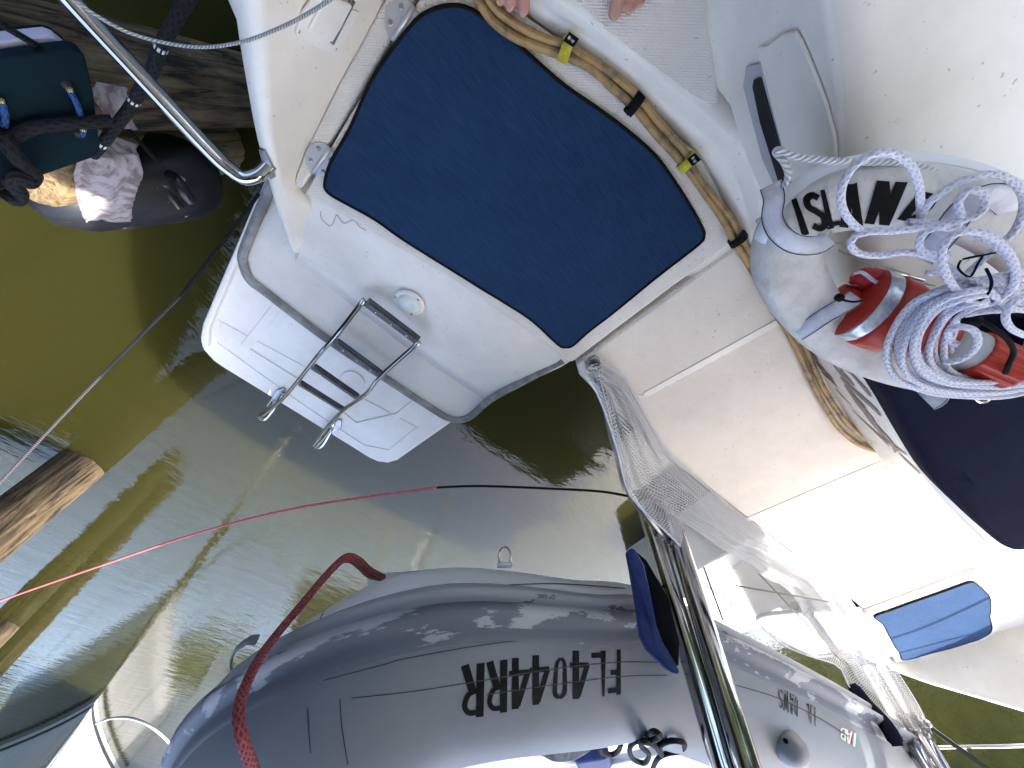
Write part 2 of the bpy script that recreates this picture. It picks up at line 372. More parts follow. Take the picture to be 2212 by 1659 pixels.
def net_mat():
    m, n, b, lk = new_mat('white_net'); uv = nd(n, 'ShaderNodeUVMap'); sx = nd(n, 'ShaderNodeSeparateXYZ'); lk(uv.outputs[0], sx.inputs[0])
    def ln(o, k, w):
        a = nd(n, 'ShaderNodeMath', operation='MULTIPLY'); a.inputs[1].default_value = k; lk(o, a.inputs[0])
        f = nd(n, 'ShaderNodeMath', operation='FRACT'); lk(a.outputs[0], f.inputs[0])
        l = nd(n, 'ShaderNodeMath', operation='LESS_THAN'); l.inputs[1].default_value = w; lk(f.outputs[0], l.inputs[0]); return l.outputs[0]
    mx = nd(n, 'ShaderNodeMath', operation='MAXIMUM'); lk(ln(sx.outputs[0], 1/.0125, .17), mx.inputs[0]); lk(ln(sx.outputs[1], 1/.0085, .30), mx.inputs[1])
    tr = nd(n, 'ShaderNodeBsdfTransparent'); ms = nd(n, 'ShaderNodeMixShader'); lk(mx.outputs[0], ms.inputs[0]); lk(tr.outputs[0], ms.inputs[1])
    b.inputs['Base Color'].default_value = (.62, .62, .64, 1); b.inputs['Roughness'].default_value = .9; b.inputs['Specular IOR Level'].default_value = .1
    lk(b.outputs[0], ms.inputs[2]); lk(ms.outputs[0], n.nodes['Material Output'].inputs[0]); return m
NET = net_mat()
def hypalon(name, col, worn, lo, hi, ns=11, stretch=None):
    return M(name, col, .55, col2=worn, ns=ns, lo=lo, hi=hi, bs=14, bst=.06, det=10, stretch=stretch)
TUBE = hypalon('grey_tube_fabric', (.165, .182, .212), (.19, .208, .24), .4, .7, 3)
TUBELOW = hypalon('pale_grey_tube_fabric', (.66, .68, .72), (.72, .74, .77), .4, .7, 4)
def strake_mat():
    m, n, b, lk = new_mat('worn_grey_strake'); uv = nd(n, 'ShaderNodeUVMap'); mp = nd(n, 'ShaderNodeMapping'); mp.inputs['Scale'].default_value = (3.2, 15, 1); lk(uv.outputs[0], mp.inputs[0])
    t = nd(n, 'ShaderNodeTexNoise', Scale=1.6, Detail=9, Roughness=.62); lk(mp.outputs[0], t.inputs['Vector'])
    sx = nd(n, 'ShaderNodeSeparateXYZ'); lk(uv.outputs[0], sx.inputs[0])
    ad = nd(n, 'ShaderNodeMath', operation='MULTIPLY_ADD'); ad.inputs[1].default_value = -2.4; lk(sx.outputs[1], ad.inputs[0]); lk(t.outputs['Fac'], ad.inputs[2])
    r = ramp(n, [(.525, (.10, .113, .145)), (.545, (.31, .325, .355))]); lk(ad.outputs[0], r.inputs[0]); lk(r.outputs[0], b.inputs['Base Color'])
    b.inputs['Roughness'].default_value = .6; return m
STRAKE = strake_mat()
SEAM = M('dark_seam', (.03, .032, .04), .7)
WHITEV = M('white_paint', (.8, .8, .82), .35, col2=(.72, .72, .74), ns=5)
LOGOW = M('logo_white', (.62, .64, .62), .5)
LOGOR = M('logo_red', (.40, .02, .06), .5)
LOGOG = M('logo_green', (.02, .28, .14), .5)
TAUPE = M('taupe_script_vinyl', (.13, .095, .10), .45, col2=(.2, .16, .17), ns=30)
RINGM = M('weathered_buoy_vinyl', (.66, .64, .61), .8, col2=(.44, .42, .39), ns=22, lo=.42, hi=.8, bs=90, bst=.3, det=10)
RINGW = M('white_buoy_edge', (.76, .78, .82), .6)
TANCAN = M('tan_canvas_tube', (.40, .37, .32), .9, bs=300, bst=.3)
HINGEM = M('brushed_steel', (.55, .57, .6), .5, .75)
RUNG = M('dark_channel_steel', (.055, .055, .057), .5, .1, col2=(.09, .09, .09), ns=20)
PLATE = M('dull_plate_steel', (.26, .26, .26), .28, 1, bs=20, bst=.05)
STAIN = M('brown_stain', (.42, .36, .33), .6)

# ---------------------------------------------------------------- water
tag(mesh('water', [(-250, -250, 0), (250, -250, 0), (250, 250, 0), (-250, 250, 0)], [[0, 1, 2, 3]], WATER), 'murky olive green marina water', 'water', kind='structure')

# ---------------------------------------------------------------- catamaran: both hulls, crossbeam, coaming
cat = thing('catamaran', 'white sailing catamaran with stepped transoms, deck hatches and cream crossbeam', 'boat', (1.7, .6, 0))
def V3(x, y, z): return Vector((x, y, z))
LID = [(658, 418), (740, 464), (870, 540), (972, 600), (1044, 649), (1115, 697), (1201, 758), (1226, 784), (1239, 781), (1330, 712), (1450, 622),
       (1581, 526), (1598, 520), (1590, 492), (1563, 433), (1514, 342), (1491, 319), (1449, 286), (1320, 178), (1202, 80), (1140, 36), (1085, -8), (1040, -45), (985, -62), (940, -55), (899, 6), (806, 163), (711, 322)]
MAT = [(701, 397), (704, 411), (716, 422), (746, 439), (811, 475), (870, 517), (972, 581), (1044, 626), (1090, 654), (1151, 694), (1205, 744), (1222, 751), (1239, 746), (1269, 719), (1330, 672),
       (1420, 598), (1509, 529), (1521, 510), (1519, 496), (1501, 462), (1465, 404), (1417, 338), (1352, 280), (1286, 231), (1221, 186), (1156, 130), (1091, 72), (1045, 38), (1007, 16), (968, 12), (929, 23), (896, 46),
       (844, 111), (798, 182), (756, 277), (714, 351)]
MX1, MX2 = Vector((math.cos(math.radians(3.7)), math.sin(math.radians(3.7)), 0)), Vector((-math.sin(math.radians(3.7)), math.cos(math.radians(3.7)), 0))
def flip(p): return MX1*(3.396-p.dot(MX1))+MX2*p.dot(MX2)+Vector((0, 0, p.z))      # the far hull mirrors the near one
ZP, ZS = .45, .78                              # swim platform, upper step
def ident(p): return Vector(p)
RAILPX = [(589, 394, .79), (556, 470, .785), (526, 545, .78), (526, 570, .78), (534, 594, .78), (549, 613, .78), (570, 628, .78), (702, 729, .78), (835, 819, .78), (945, 890, .78), (970, 903, .78), (993, 907, .78), (1018, 898, .785), (1060, 862, .81), (1140, 818, .86), (1217, 776, .905)]
LIDTOP = .95
def hull(T, near):
    # lower hull with the swim platform
    op = [W(u, v, ZP) for u, v in [(600, 310), (555, 420), (432, 716), (429, 738), (436, 758), (458, 782), (480, 797), (640, 895), (795, 991), (815, 1000), (838, 1003), (858, 997), (985, 908), (1150, 800)]]
    prism('swim_platform', [T(p) for p in op]+[T(V3(.62, .2, ZP)), T(V3(-.5, .2, ZP))], .9, WHITE, cat, .022, 3)
    # raised panel lines on the platform
    def fr(name, o, z, w, h, m=WHITE):
        i = []
        c = sum((Vector((p[0], p[1], 0)) for p in o), Vector())/len(o)
        for p in o:
            q = Vector((p[0], p[1], 0)); d = (c-q).normalized(); i.append(q+d*w)
        n = len(o)
        V = [T(V3(p[0], p[1], z+h)) for p in o]+[T(V3(q.x, q.y, z+h)) for q in i]+[T(V3(p[0], p[1], z-.01)) for p in o]+[T(V3(q.x, q.y, z-.01)) for q in i]
        F = []
        for k in range(n):
            l = (k+1) % n; F += [[k, l, n+l, n+k], [2*n+k, 2*n+l, l, k], [n+k, n+l, 3*n+l, 3*n+k]]
        return mesh(name, V, F, m, cat, bevel=.002)
    if near:
        fr('molded_panel', [(p.x, p.y) for p in WL([(602, 640), (520, 745), (672, 850), (775, 925), (872, 900), (930, 850)], ZP)], ZP, .04, .005)
        fr('molded_panel', [(p.x, p.y) for p in WL([(470, 690), (462, 735), (640, 868), (790, 965), (845, 975), (905, 925)], ZP)], ZP, .016, .003)
        prism('toe_lip', WL([(556, 420), (437, 700), (432, 730), (436, 752), (449, 752), (450, 712), (572, 424)], .475), .06, WHITE, cat, .008, 3)
        prism('access_plate', [W(762, 822, ZP)+V3(math.cos(a)*.055, math.sin(a)*.055, .006) for a in [k*math.pi/12 for k in range(24)]], .02, WHITE, cat, .003)
    # step body and its grey rub rail
    st = [W(*p) for p in RAILPX[:13]]
    o2 = [V3(-.38, .1, ZS)]+[V3(p.x, p.y, ZS) for p in st]+[V3(.60, -.3, ZS), V3(.60, .1, ZS)]
    prism('transom_step', [T(p) for p in o2], .77, SKID, cat, .012, 3)
    tube('rub_rail', [T(W(u, v, z+.004)) for u, v, z in RAILPX], .014, GREYRUB, cat, sides=10, sm=5)
    # sloping riser below the hatch
    topr = [W(u, v, .918) for u, v in LID[:8]]
    topr = even(topr, 15)
    cre = even([W(648, 549, .783), W(905, 753, .783), W(1053, 850, .784), W(1066, 857, .795)], 15)
    rows = [topr, [a.lerp(b, .08)+V3(0, 0, .006) for a, b in zip(topr, cre)]]+[[a.lerp(b, t)+V3(0, 0, .008*math.sin(t*3.1)) for a, b in zip(topr, cre)] for t in (.3, .55, .8)]+[[a.lerp(b, .95)+V3(0, 0, .004) for a, b in zip(topr, cre)], [p+V3(0, -.03, -.0025) for p in cre]]
    back = [V3(p.x, .05, .3) for p in cre]; rows += [[V3(p.x, p.y-.02, .3) for p in cre], back, [V3(p.x, .05, .9) for p in topr]]
    loft('riser', [[T(p) for p in r] for r in rows], WHITE, cat, True, closev=True)
    # deck bed under the lid, strip along the hinges
    bed = [(652, 412), (700, 440), (870, 532), (1044, 640), (1201, 750), (1232, 774), (1330, 704), (1592, 510), (1640, 500), (1660, 330), (1500, 150), (1250, -60), (850, -75)]
    prism('deck_bed', [T(W(u, v, .915)) for u, v in bed], .05, WHITE, cat)
    lid = prism('hatch_lid', [T(W(u, v, LIDTOP)) for u, v in LID], .03, SKID, cat, .007, 3)
    prism('hinge_strip', [T(W(u, v, LIDTOP)) for u, v in [(892, 3), (800, 160), (704, 320), (650, 408), (628, 401), (665, 312), (730, 182), (811, 32), (862, -55), (928, -55)]], .06, SKID, cat, .007, 3)
    hl = []
    for k, (u, v) in enumerate([(692, 344), (868, 48)]):
        c = T(W(u, v, LIDTOP+.001)); R = Matrix.Rotation(0, 3, 'Z')
        n = 20; pts = [c+V3(math.cos(2*math.pi*j/n)*.030, math.sin(2*math.pi*j/n)*.036, .0025) for j in range(n)]
        h = prism('hinge', pts, .004, HINGEM, lid, .001)
        tube('hinge_pin', [c+V3(.004, -.034, .004), c+V3(.004, .034, .004)], .0048, HINGEM, h, sm=1, sides=10)
        for sx in (-1, 1):
            for sy in (-1, 1):
                q = c+V3(sx*.0155+.002, sy*.0165, .0025)
                lathe('hinge_screw', [(0, .0052), (.0014, .0046), (.0016, .002)], q, (0, 0, 1), DULL, h, 10)
    # bulwark wing: cap strip, cream inner face, outer wall
    prof = [((488, -90), (548, -90), (872, -90, .95)), ((505, 0), (564, 0), (828, 0, .95)), ((518, 91), (570, 95), (778, 97, .95)), ((535, 190), (578, 190), (727, 188, .95)), ((551, 277), (586, 275), (683, 278, .95)),
            ((566, 335), (595, 334), (655, 336, .95)), ((582, 396, .99), (612, 400, .99), (634, 404, .95)), ((600, 455, .93), (626, 452, .93), (684, 452, .90)), ((615, 502, .865), (638, 500, .865), (671, 494, .85)), ((632, 543, .80), (650, 545, .80), (656, 541, .787))]
    def zb(u, v):
        d = ray(u, v); f1 = -d.y/d.z; h = .6613/(1+.62*f1); return HC-h
    O = []; I = []; Bs = []
    for o, i, b in prof:
        O.append(W(o[0], o[1], o[2] if len(o) > 2 else zb(*o))); I.append(W(i[0], i[1], i[2] if len(i) > 2 else zb(*i))); Bs.append(W(*b))
    for dy, dz in ((.45, .26), (1.6, .55)):
        e = (O[0], I[0], Bs[0]) if dy < 1 else e
        O.insert(0, e[0]+V3(-.01, dy, dz)); I.insert(0, e[1]+V3(-.01, dy, dz)); Bs.insert(0, e[2]+V3(-.01, dy, 0))
    n = 60
    O, I, Bs = [even(cr(q, 6), n) for q in (O, I, Bs)]
    cap = [[a, a.lerp(b, .15)+V3(0, 0, .008), a.lerp(b, .5)+V3(0, 0, .011), a.lerp(b, .85)+V3(0, 0, .008), b] for a, b in zip(O, I)]
    rows = [[V3(a.x-.02, a.y, .25), V3(a.x-.006, a.y, a.z-.02)]+c+[b.lerp(q, .04)+V3(0, 0, -.001), b.lerp(q, .5), q, V3(q.x, q.y, .25)] for a, b, c, q in zip(O, I, cap, Bs)]
    w = loft('bulwark', [[T(p) for p in r] for r in rows], CREAM, cat, True, caps=True)
    w.data.materials.append(WHITE)
    per = len(rows[0])-1
    for k, p in enumerate(w.data.polygons):
        if k < (len(rows)-1)*per and k % per < 7: p.material_index = 1
    return O, I, Bs
PO, PI_, PB = hull(ident, True)
hull(flip, False)

# round transom light on the riser
rp = W(740, 464, .918); rn = (W(1115, 697, .918)-rp).cross(W(905, 753, .788)-rp).normalized()
if rn.z < 0: rn = -rn
c = Wpl(886, 650, rp, rn)+rn*.006
dl = lathe('deck_light', [(0, .047), (.004, .047), (.008, .043), (.008, .036)], c, rn, WHITE, cat, 32)
lathe('lens', [(.004, .036), (.010, .034), (.016, .026), (.019, .012), (.0195, .001)], c, rn, M('frosted_lens', (.66, .72, .68), .3), dl, 28)
for k in range(3):
    a = k*2.09+.5; t = rn.orthogonal().normalized(); b = rn.cross(t)
    lathe('screw', [(0, .004), (.002, .003)], c+t*math.cos(a)*.041+b*math.sin(a)*.041+rn*.008, rn, DULL, dl, 8)
RIS = bvh_of(bpy.data.objects['riser'])
def z2(x, y): return ((900+x/1.659)*.54, y/1.659*.54)
decal('stain', [stroke([z2(*p) for p in P], w) for P, w in (([(636, 1400), (640, 1445), (680, 1488), (712, 1490), (738, 1430), (748, 1425)], 2.4), ([(748, 1425), (775, 1470), (800, 1480), (840, 1462), (870, 1470), (895, 1505), (940, 1528)], 2.2))], RIS, STAIN, bpy.data.objects['riser'], .001)
# hinged locker cover on the bulwark's inner face
def bulw(u, v, lift=0):
    b = BW.ray_cast(CAM, ray(u, v).normalized()); return b[0]-ray(u, v).normalized()*lift
BW = bvh_of(bpy.data.objects['bulwark'])
try:
    fq = [bulw(u, v) for u, v in [(634, 66), (640, 78), (716, 116), (728, 112), (738, 92), (772, 22), (680, -22), (650, 22)]]
    bx = slab('locker_cover', fq, .006, WHITE, cat, .002, 2)
    q2 = [bulw(u, v, .006) for u, v in [(660, 60), (712, 86), (757, 6), (700, -14)]]
    slab('cover_lid', q2, .007, WHITE, bx, .003, 2)
    tube('cover_hinge', [bulw(716, 94, .012), bulw(764, 0, .012)], .004, DULL, bx, sm=1)
    for u, v in [(644, 66), (724, 104)]:
        lathe('screw', [(0, .004), (.003, .003)], bulw(u, v, .006), -ray(u, v), DULL, bx, 8)
except Exception as e: print('cover', e)

# folded boarding ladder
LZ = {0: .60, 1: .50, 2: .42, 3: .36}
lad = thing('boarding_ladder', None, None); lad.parent = cat; lad.matrix_parent_inverse = Matrix.Translation(-ORG[cat.name]); ORG[lad.name] = Vector()
LR = [(786, 648, .88), (725, 726, .84), (686, 769, .80), (643, 823, .70), (606, 866, .60), (566, 899, .52)]
RR = [(905, 739, .88), (823, 812, .84), (790, 851, .80), (741, 886, .70), (708, 921, .60), (678, 962, .51)]
for P in (LR, RR): tube('rail', WL(P), .0082, STEEL, lad, sides=12, sm=4)
for (a, b) in [((786, 650, .88), (905, 740, .88)), ((720, 736, .838), (824, 812, .838)), ((672, 790, .77), (774, 861, .77)), ((643, 826, .695), (741, 887, .695))]:
    p, q = W(*a), W(*b); R = axes(q-p, V3(0, -.35, 1).normalized()); m = (p+q)/2
    s = boxm('rung', m-R.col[2]*.004, (q-p).length-.012, .034, .014, RUNG, lad, R, .003)
    boxm('rung_tread', m+R.col[2]*.006+R.col[1]*.004, (q-p).length-.03, .016, .004, RUNG, s, R, .001)
    for t in (.22, .5, .78): lathe('rivet', [(0, .005), (.002, .004), (.003, .001)], p.lerp(q, t)+R.col[2]*.008, R.col[2], STEEL, s, 10)
for (P, pl) in ([[(592, 868, .54), (575, 890, .51), (560, 900, .485), (572, 905, .46), (590, 885, .46), (612, 850, .47)], [(612, 838), (598, 842), (574, 878), (588, 884), (618, 852)]],
               [[(716, 925, .54), (700, 945, .51), (682, 966, .48), (696, 962, .46), (712, 936, .46), (722, 910, .47)], [(738, 908), (724, 906), (690, 940), (704, 946), (736, 924)]]):
    tube('hinge_loop', WL(P), .0095, STEEL, lad, sides=10, sm=4)
    prism('foot_plate', WL(pl, .46), .01, DULL, lad, .003)

# crossbeam deck between the hulls
bp = [(1245, 787), (1252, 812), (1290, 852), (1345, 905), (1420, 975), (1520, 1050), (1668, 1163), (1760, 1232), (1868, 1318), (2106, 1250), (2240, 1215), (2240, 1010), (1900, 700), (1680, 480), (1600, 525)]
beam = prism('crossbeam', WL(bp, .93), .36, CSKID, cat, .012, 3)
for a, b, w in [((1392, 855), (1700, 686), .012), ((1612, 1125), (1990, 966), .016), ((1880, 1288), (2080, 1232), .008), ((1300, 846), (1395, 858), .006)]:
    p, q = W(*a, .9325), W(*b, .9325); d = (q-p).normalized().cross(V3(0, 0, 1))*w
    prism('molding_strip', [p-d, q-d, q+d, p+d], .004, WHITE, cat, .0015)
prism('beam_lip', WL([(1246, 790, .945), (1254, 812, .945), (1292, 852, .945), (1312, 852, .945), (1276, 806, .945), (1262, 780, .945)]), .05, WHITE, cat, .008, 3)

# side deck, curb and cockpit coaming
gapc = [(1105, -40), (1145, 30), (1207, 76), (1324, 173), (1453, 281), (1520, 338), (1570, 430), (1602, 505), (1640, 600)]
mid = [(1135, -40), (1172, 18), (1240, 62), (1345, 150), (1470, 255), (1545, 325), (1595, 410), (1625, 500), (1668, 600)]
rdg = [(1165, -40), (1208, 0), (1286, 58), (1352, 108), (1482, 212), (1570, 285), (1622, 350), (1648, 470), (1690, 600)]
n = 40
g0, g1, g2 = [even(cr(WL(c, z), 6), n) for c, z in ((gapc, .948), (mid, .958), (rdg, 1.0))]
up = even(cr(WL([(1250, -60), (1290, -10), (1380, 50), (1450, 105), (1540, 180), (1600, 262), (1640, 330), (1668, 455), (1704, 590)], 1.004), 6), n)
loft('curb', [[V3(p.x, p.y, .9) for p in g0], g0, [a.lerp(b, .8) for a, b in zip(g0, g1)], g1, [a.lerp(b, .3)+V3(0, 0, -.008) for a, b in zip(g1, g2)], [a.lerp(b, .8)+V3(0, 0, .006) for a, b in zip(g1, g2)], g2, up, [V3(p.x, p.y, .85) for p in up]], WHITE, cat, True)
prism('side_deck', WL([(1200, -150), (1262, -20), (1330, 36), (1440, 122), (1560, 225), (1625, 320), (1665, 470), (1710, 560), (1790, 420), (1700, -150)], 1.003), .05, WHITE, cat)
prism('nonskid_patch', WL([(1215, -90), (1237, -4), (1305, 58), (1417, 146), (1500, 208), (1538, 230), (1550, 220), (1548, 190), (1528, 60), (1515, -90)], 1.0055), .01, SKID, cat, .0015)
# the coaming: a wall facing aft with a flat top at seat height
ZT = 1.275
base = [(1512, -90, 1.0), (1545, 60, 1.0), (1575, 200, 1.0), (1612, 330, .99), (1655, 450, .975), (1688, 580, .95), (1722, 680, .935), (1772, 790, .93), (1850, 920, .93), (1935, 1020, .93), (2000, 1080, .93), (2052, 1130, .93), (2100, 1150, .93), (2170, 1160, .93), (2300, 1180, .93)]
topc = [(1760, -90, ZT), (1795, 60, ZT), (1812, 200, ZT), (1822, 330, ZT), (1832, 470, ZT), (1842, 600, ZT), (1850, 700, ZT), (1862, 795, ZT), (1912, 905, ZT), (1975, 1000, ZT), (2035, 1080, ZT), (2095, 1140, ZT), (2150, 1188, ZT), (2200, 1205, ZT), (2300, 1210, ZT)]
n = 60
bs, tp = even(cr(WL(base), 6), n), even(cr(WL(topc), 6), n)
tin = [p+V3(.0, .05, .004) for p in tp]
deep = [V3(p.x+.1, max(p.y+.6, .9), ZT+.004) for p in tp]
coam = loft('coaming', [[V3(p.x, p.y-.004, p.z-.03) for p in bs], [a.lerp(b, .04)+V3(0, -.006, 0) for a, b in zip(bs, tp)], [a.lerp(b, .5) for a, b in zip(bs, tp)], [a.lerp(b, .95) for a, b in zip(bs, tp)], [a+V3(0, .008, .002) for a in tp], tin, deep, [V3(p.x, p.y, .9) for p in deep]], WHITE, cat, True)
CB = bvh_of(coam)
def zf(x, y): return ((3000+x/1.6588)*.54, (1200+y/1.6588)*.54)
def ze(x, y): return ((3300+x/2.765)*.54, (1300+y/2.765)*.54)
K = .54/2.765
scr = [([(0, 235), (40, 290), (85, 345)], [6, 16, 22]), ([(85, 268), (120, 330), (165, 430), (205, 515)], [50, 48, 40, 14]), ([(190, 465), (300, 540), (400, 650), (480, 740), (520, 790)], [10, 16, 24, 34, 8]),
       ([(105, 440), (150, 500), (220, 560), (330, 665)], [14, 20, 36, 16]), ([(175, 570), (260, 660), (350, 740), (450, 830), (560, 930), (625, 1005)], [16, 32, 28, 34, 30, 6]),
       ([(225, 655), (300, 760), (380, 850), (460, 915)], [16, 34, 36, 10]), ([(310, 790), (400, 900), (500, 1000), (560, 1070)], [14, 36, 30, 12]), ([(435, 960), (540, 1080), (640, 1190), (720, 1270), (800, 1400)], [14, 34, 34, 26, 50]),
       ([(590, 1180), (700, 1290), (820, 1370), (910, 1430)], [6, 16, 22, 8]), ([(820, 1410), (960, 1550), (1060, 1640)], [8, 18, 10]), ([(310, 940), (420, 1050), (560, 1180), (720, 1340)], [5, 9, 12, 5]),
       ([(0, 510), (60, 560), (95, 600)], [12, 16, 6]), ([(20, 560), (80, 620), (145, 680)], [10, 12, 4]), ([(120, 695), (200, 790), (300, 880)], [5, 9, 4])]
decal('script_lettering', [stroke([ze(*p) for p in P], [x*K for x in w]) for P, w in scr], CB, TAUPE, coam, .002)
scr2 = [([(310, 195), (330, 212), (345, 225)], [6, 14, 8]), ([(360, 270), (385, 310), (440, 345)], [6, 16, 8]), ([(410, 330), (440, 380), (455, 400)], [10, 16, 6]), ([(440, 400), (470, 440), (500, 470)], [8, 18, 8]), ([(480, 470), (520, 510), (560, 545)], [6, 16, 6])]
decal('script_lettering', [stroke([zf(*p) for p in P], [x*.54/1.6588 for x in w]) for P, w in scr2], CB, TAUPE, coam, .002)
# pocket with a dark slot let into the coaming, and the raised flap beside it
def onC(pts, off): return [hit(CB, u, v, off) for u, v in pts]
try:
    pk = slab('recess_frame', onC([(1616, 140), (1646, 133), (1720, 420), (1690, 428), (1650, 340), (1610, 185)], .001), .004, GREYFR, coam, .002)
    slab('recess_slot', onC([(1637, 166), (1651, 162), (1722, 418), (1700, 422), (1650, 260), (1634, 182)], .005), .003, DARKGAP, pk, .001)
    slab('flap', onC([(1642, 97), (1662, 95), (1700, 66), (1727, 62), (1742, 90), (1768, 150), (1792, 215), (1812, 290), (1818, 420), (1725, 420), (1688, 280)], .001), .006, WHITE, coam, .003, 3)
except Exception as e: print('pocket', e)
# starboard part of the coaming, lower and cream
b2 = WL([(2085, 1020, .935), (2046, 1070, .935), (2038, 1110, .935), (2056, 1158, .935), (2092, 1212, .935), (2152, 1274, .935), (2260, 1385, .935)])
t2 = WL([(2150, 1040, 1.14), (2112, 1085, 1.14), (2106, 1120, 1.14), (2128, 1150, 1.14), (2172, 1195, 1.14), (2240, 1255, 1.14), (2360, 1370, 1.14)])
b2, t2 = even(cr(b2, 6), 30), even(cr(t2, 6), 30)
loft('outer_coaming', [[V3(p.x, p.y, .9) for p in b2], b2, [a.lerp(b, .7) for a, b in zip(b2, t2)], t2, [V3(p.x+.02, p.y+.05, 1.12) for p in t2], [V3(p.x+.1, 1.2, 1.12) for p in t2]], CREAM, cat, True)

# stern rail and slack lifeline on the near side, stern rail on the far side
rail = tube('stern_rail', WL([(60, -110, 1.16), (135, -20, 1.13), (300, 160, 1.095), (455, 328, 1.06), (500, 368, 1.05), (528, 384, 1.045), (556, 378, 1.04), (572, 366, 1.035), (584, 352, 1.03)]), .0145, STEEL, cat, sides=16, sm=5)
bpn = BW.ray_cast(CAM, ray(584, 350).normalized())
pc = bpn[0] if bpn[0] else W(584, 350, 1.03)
slab('rail_base', [bulw(u, v) for u, v in [(562, 318), (574, 322), (590, 352), (597, 380), (588, 386), (573, 362)]], .006, DULL, rail, .002)
tube('lifeline', WL([(120, -30, 1.3), (160, 0, 1.29), (212, 36, 1.28), (277, 70, 1.26), (358, 93, 1.25), (440, 102, 1.25), (521, 91, 1.26), (594, 65, 1.28), (650, 38, 1.3), (712, 0, 1.33), (770, -45, 1.35)]), .0022, WIRE, cat, sides=8, sm=5)
fr_ = [V3(3.30, .30, 1.42), V3(3.60, .1, 1.50), V3(3.78, -.2, 1.52), V3(3.80, -.34, 1.45), V3(3.79, -.38, 1.2), V3(3.78, -.38, 1.02)]
tube('stern_rail', WL([(2003, 1562, 1.42), (2030, 1585, 1.4), (2150, 1672, 1.38), (2300, 1780, 1.4)]), .0125, STEEL, cat, sides=12, sm=3)
tube('stern_rail', [V3(3.5, .6, 1.62), V3(3.72, .1, 1.60), V3(3.78, -.3, 1.58), V3(3.76, -.55, 1.3), V3(3.74, -.6, .95)], .0125, STEEL, cat, sides=12, sm=4)
tube('stern_rail', [V3(3.9, .7, 1.42), V3(3.82, .1, 1.36), V3(3.78, -.4, 1.3)], .008, STEEL, cat, sides=10, sm=3)

# bracket and brace rod under the net, davits
prism('brace_bracket', WL([(1270, 778), (1285, 770), (1297, 776), (1302, 796), (1285, 802), (1274, 796)], .943), .012, DULL, cat, .003)
BR = [(1288, 790, .95), (1304, 850, .98), (1322, 920, 1.02), (1338, 985, 1.06), (1356, 1055, 1.10), (1400, 1120, 1.14), (1452, 1186, 1.17)]
tube('brace_rod', WL(BR), .011, STEEL, cat, sides=12, sm=4)
def davit(L, R_, plate, top, far):
    d = thing('davit', None, None); d.parent = cat; d.matrix_parent_inverse = Matrix.Translation(-ORG[cat.name]); ORG[d.name] = Vector()
    for P in (L, R_):
        a, e = WL(P); d_ = (e-a).normalized(); q = [a.lerp(e, k/8) for k in range(9)]+[e+d_*.1, e+d_*.2+V3(0, -.08, 0), e+d_*.28+V3(.02, -.4, .02), e+d_*.3+V3(.05, -1.1, .05)]
        tube('tube', q, .031 if not far else .03, STEEL, d, sides=20, sm=6)
    if plate: slab('plate', plate, .006, PLATE, d, .002)
    return d
DL = [(1392, 1085, 1.02), (1560, 1648, 1.69)]
DR = [(1440, 1085, 1.02), (1612, 1648, 1.70)]
davit(DL, DR, [W(1384, 1095, 1.05), W(1430, 1110, 1.05), W(1490, 1205, 1.16), W(1512, 1295, 1.29), W(1448, 1290, 1.29), W(1420, 1235, 1.21), W(1412, 1180, 1.15)], None, False)
D2L = [(1878, 1448, 1.08), (2012, 1680, 1.58)]
D2R = [(1908, 1444, 1.08), (2046, 1680, 1.58)]
davit(D2L, D2R, None, None, True)

# unseen bimini shading the stern; added panels leave a gap for sunlight
bim = thing('bimini', None, None); bim.parent = cat; bim.matrix_parent_inverse = Matrix.Translation(-ORG[cat.name]); ORG[bim.name] = Vector()
BIMM = M('pale_canvas', (.75, .75, .74), .8); PANELM = M('shade_panel_dark', (.02, .025, .05), .25)
prism('canopy', [V3(-1.3, -.9, 2.92), V3(3.3, -.9, 2.92), V3(3.3, 4.2, 2.98), V3(-1.3, 4.2, 2.98)], .03, BIMM, bim)
prism('shade_panel', [V3(-1.3, -1.50, 2.90), V3(.80, -1.50, 2.90), V3(.80, -.85, 2.90), V3(-1.3, -.85, 2.90)], .03, PANELM, bim)
prism('shade_panel', [V3(1.0, -1.50, 2.90), V3(3.3, -1.50, 2.90), V3(3.3, -.85, 2.90), V3(1.0, -.85, 2.90)], .03, PANELM, bim)
for x, y in ((-.38, 1.6), (3.7, 1.6), (-.38, 3.8), (3.7, 3.8)):
    tube('frame_post', [V3(x, y, .8), V3(x, y, 2.6), V3(1.5+(x-1.5)*.85, y, 2.9)], .0125, STEEL, bim, sm=4)
# forward hulls and bridge deck, behind the camera
for x0, x1 in ((-.60, .80), (2.62, 4.02)):
    prism('forward_hull', [V3(x0, .1, .92), V3(x1, .1, .92), V3(x1, 5, 1.1), V3((x0+x1)/2, 8, 1.3), V3(x0, 5, 1.1)], 1.2, WHITE, cat, .03)
prism('bridge_deck', [V3(-.2, 1.4, 1.3), V3(3.6, 1.4, 1.3), V3(3.4, 6, 1.4), V3(0, 6, 1.4)], .5, WHITE, cat, .05)

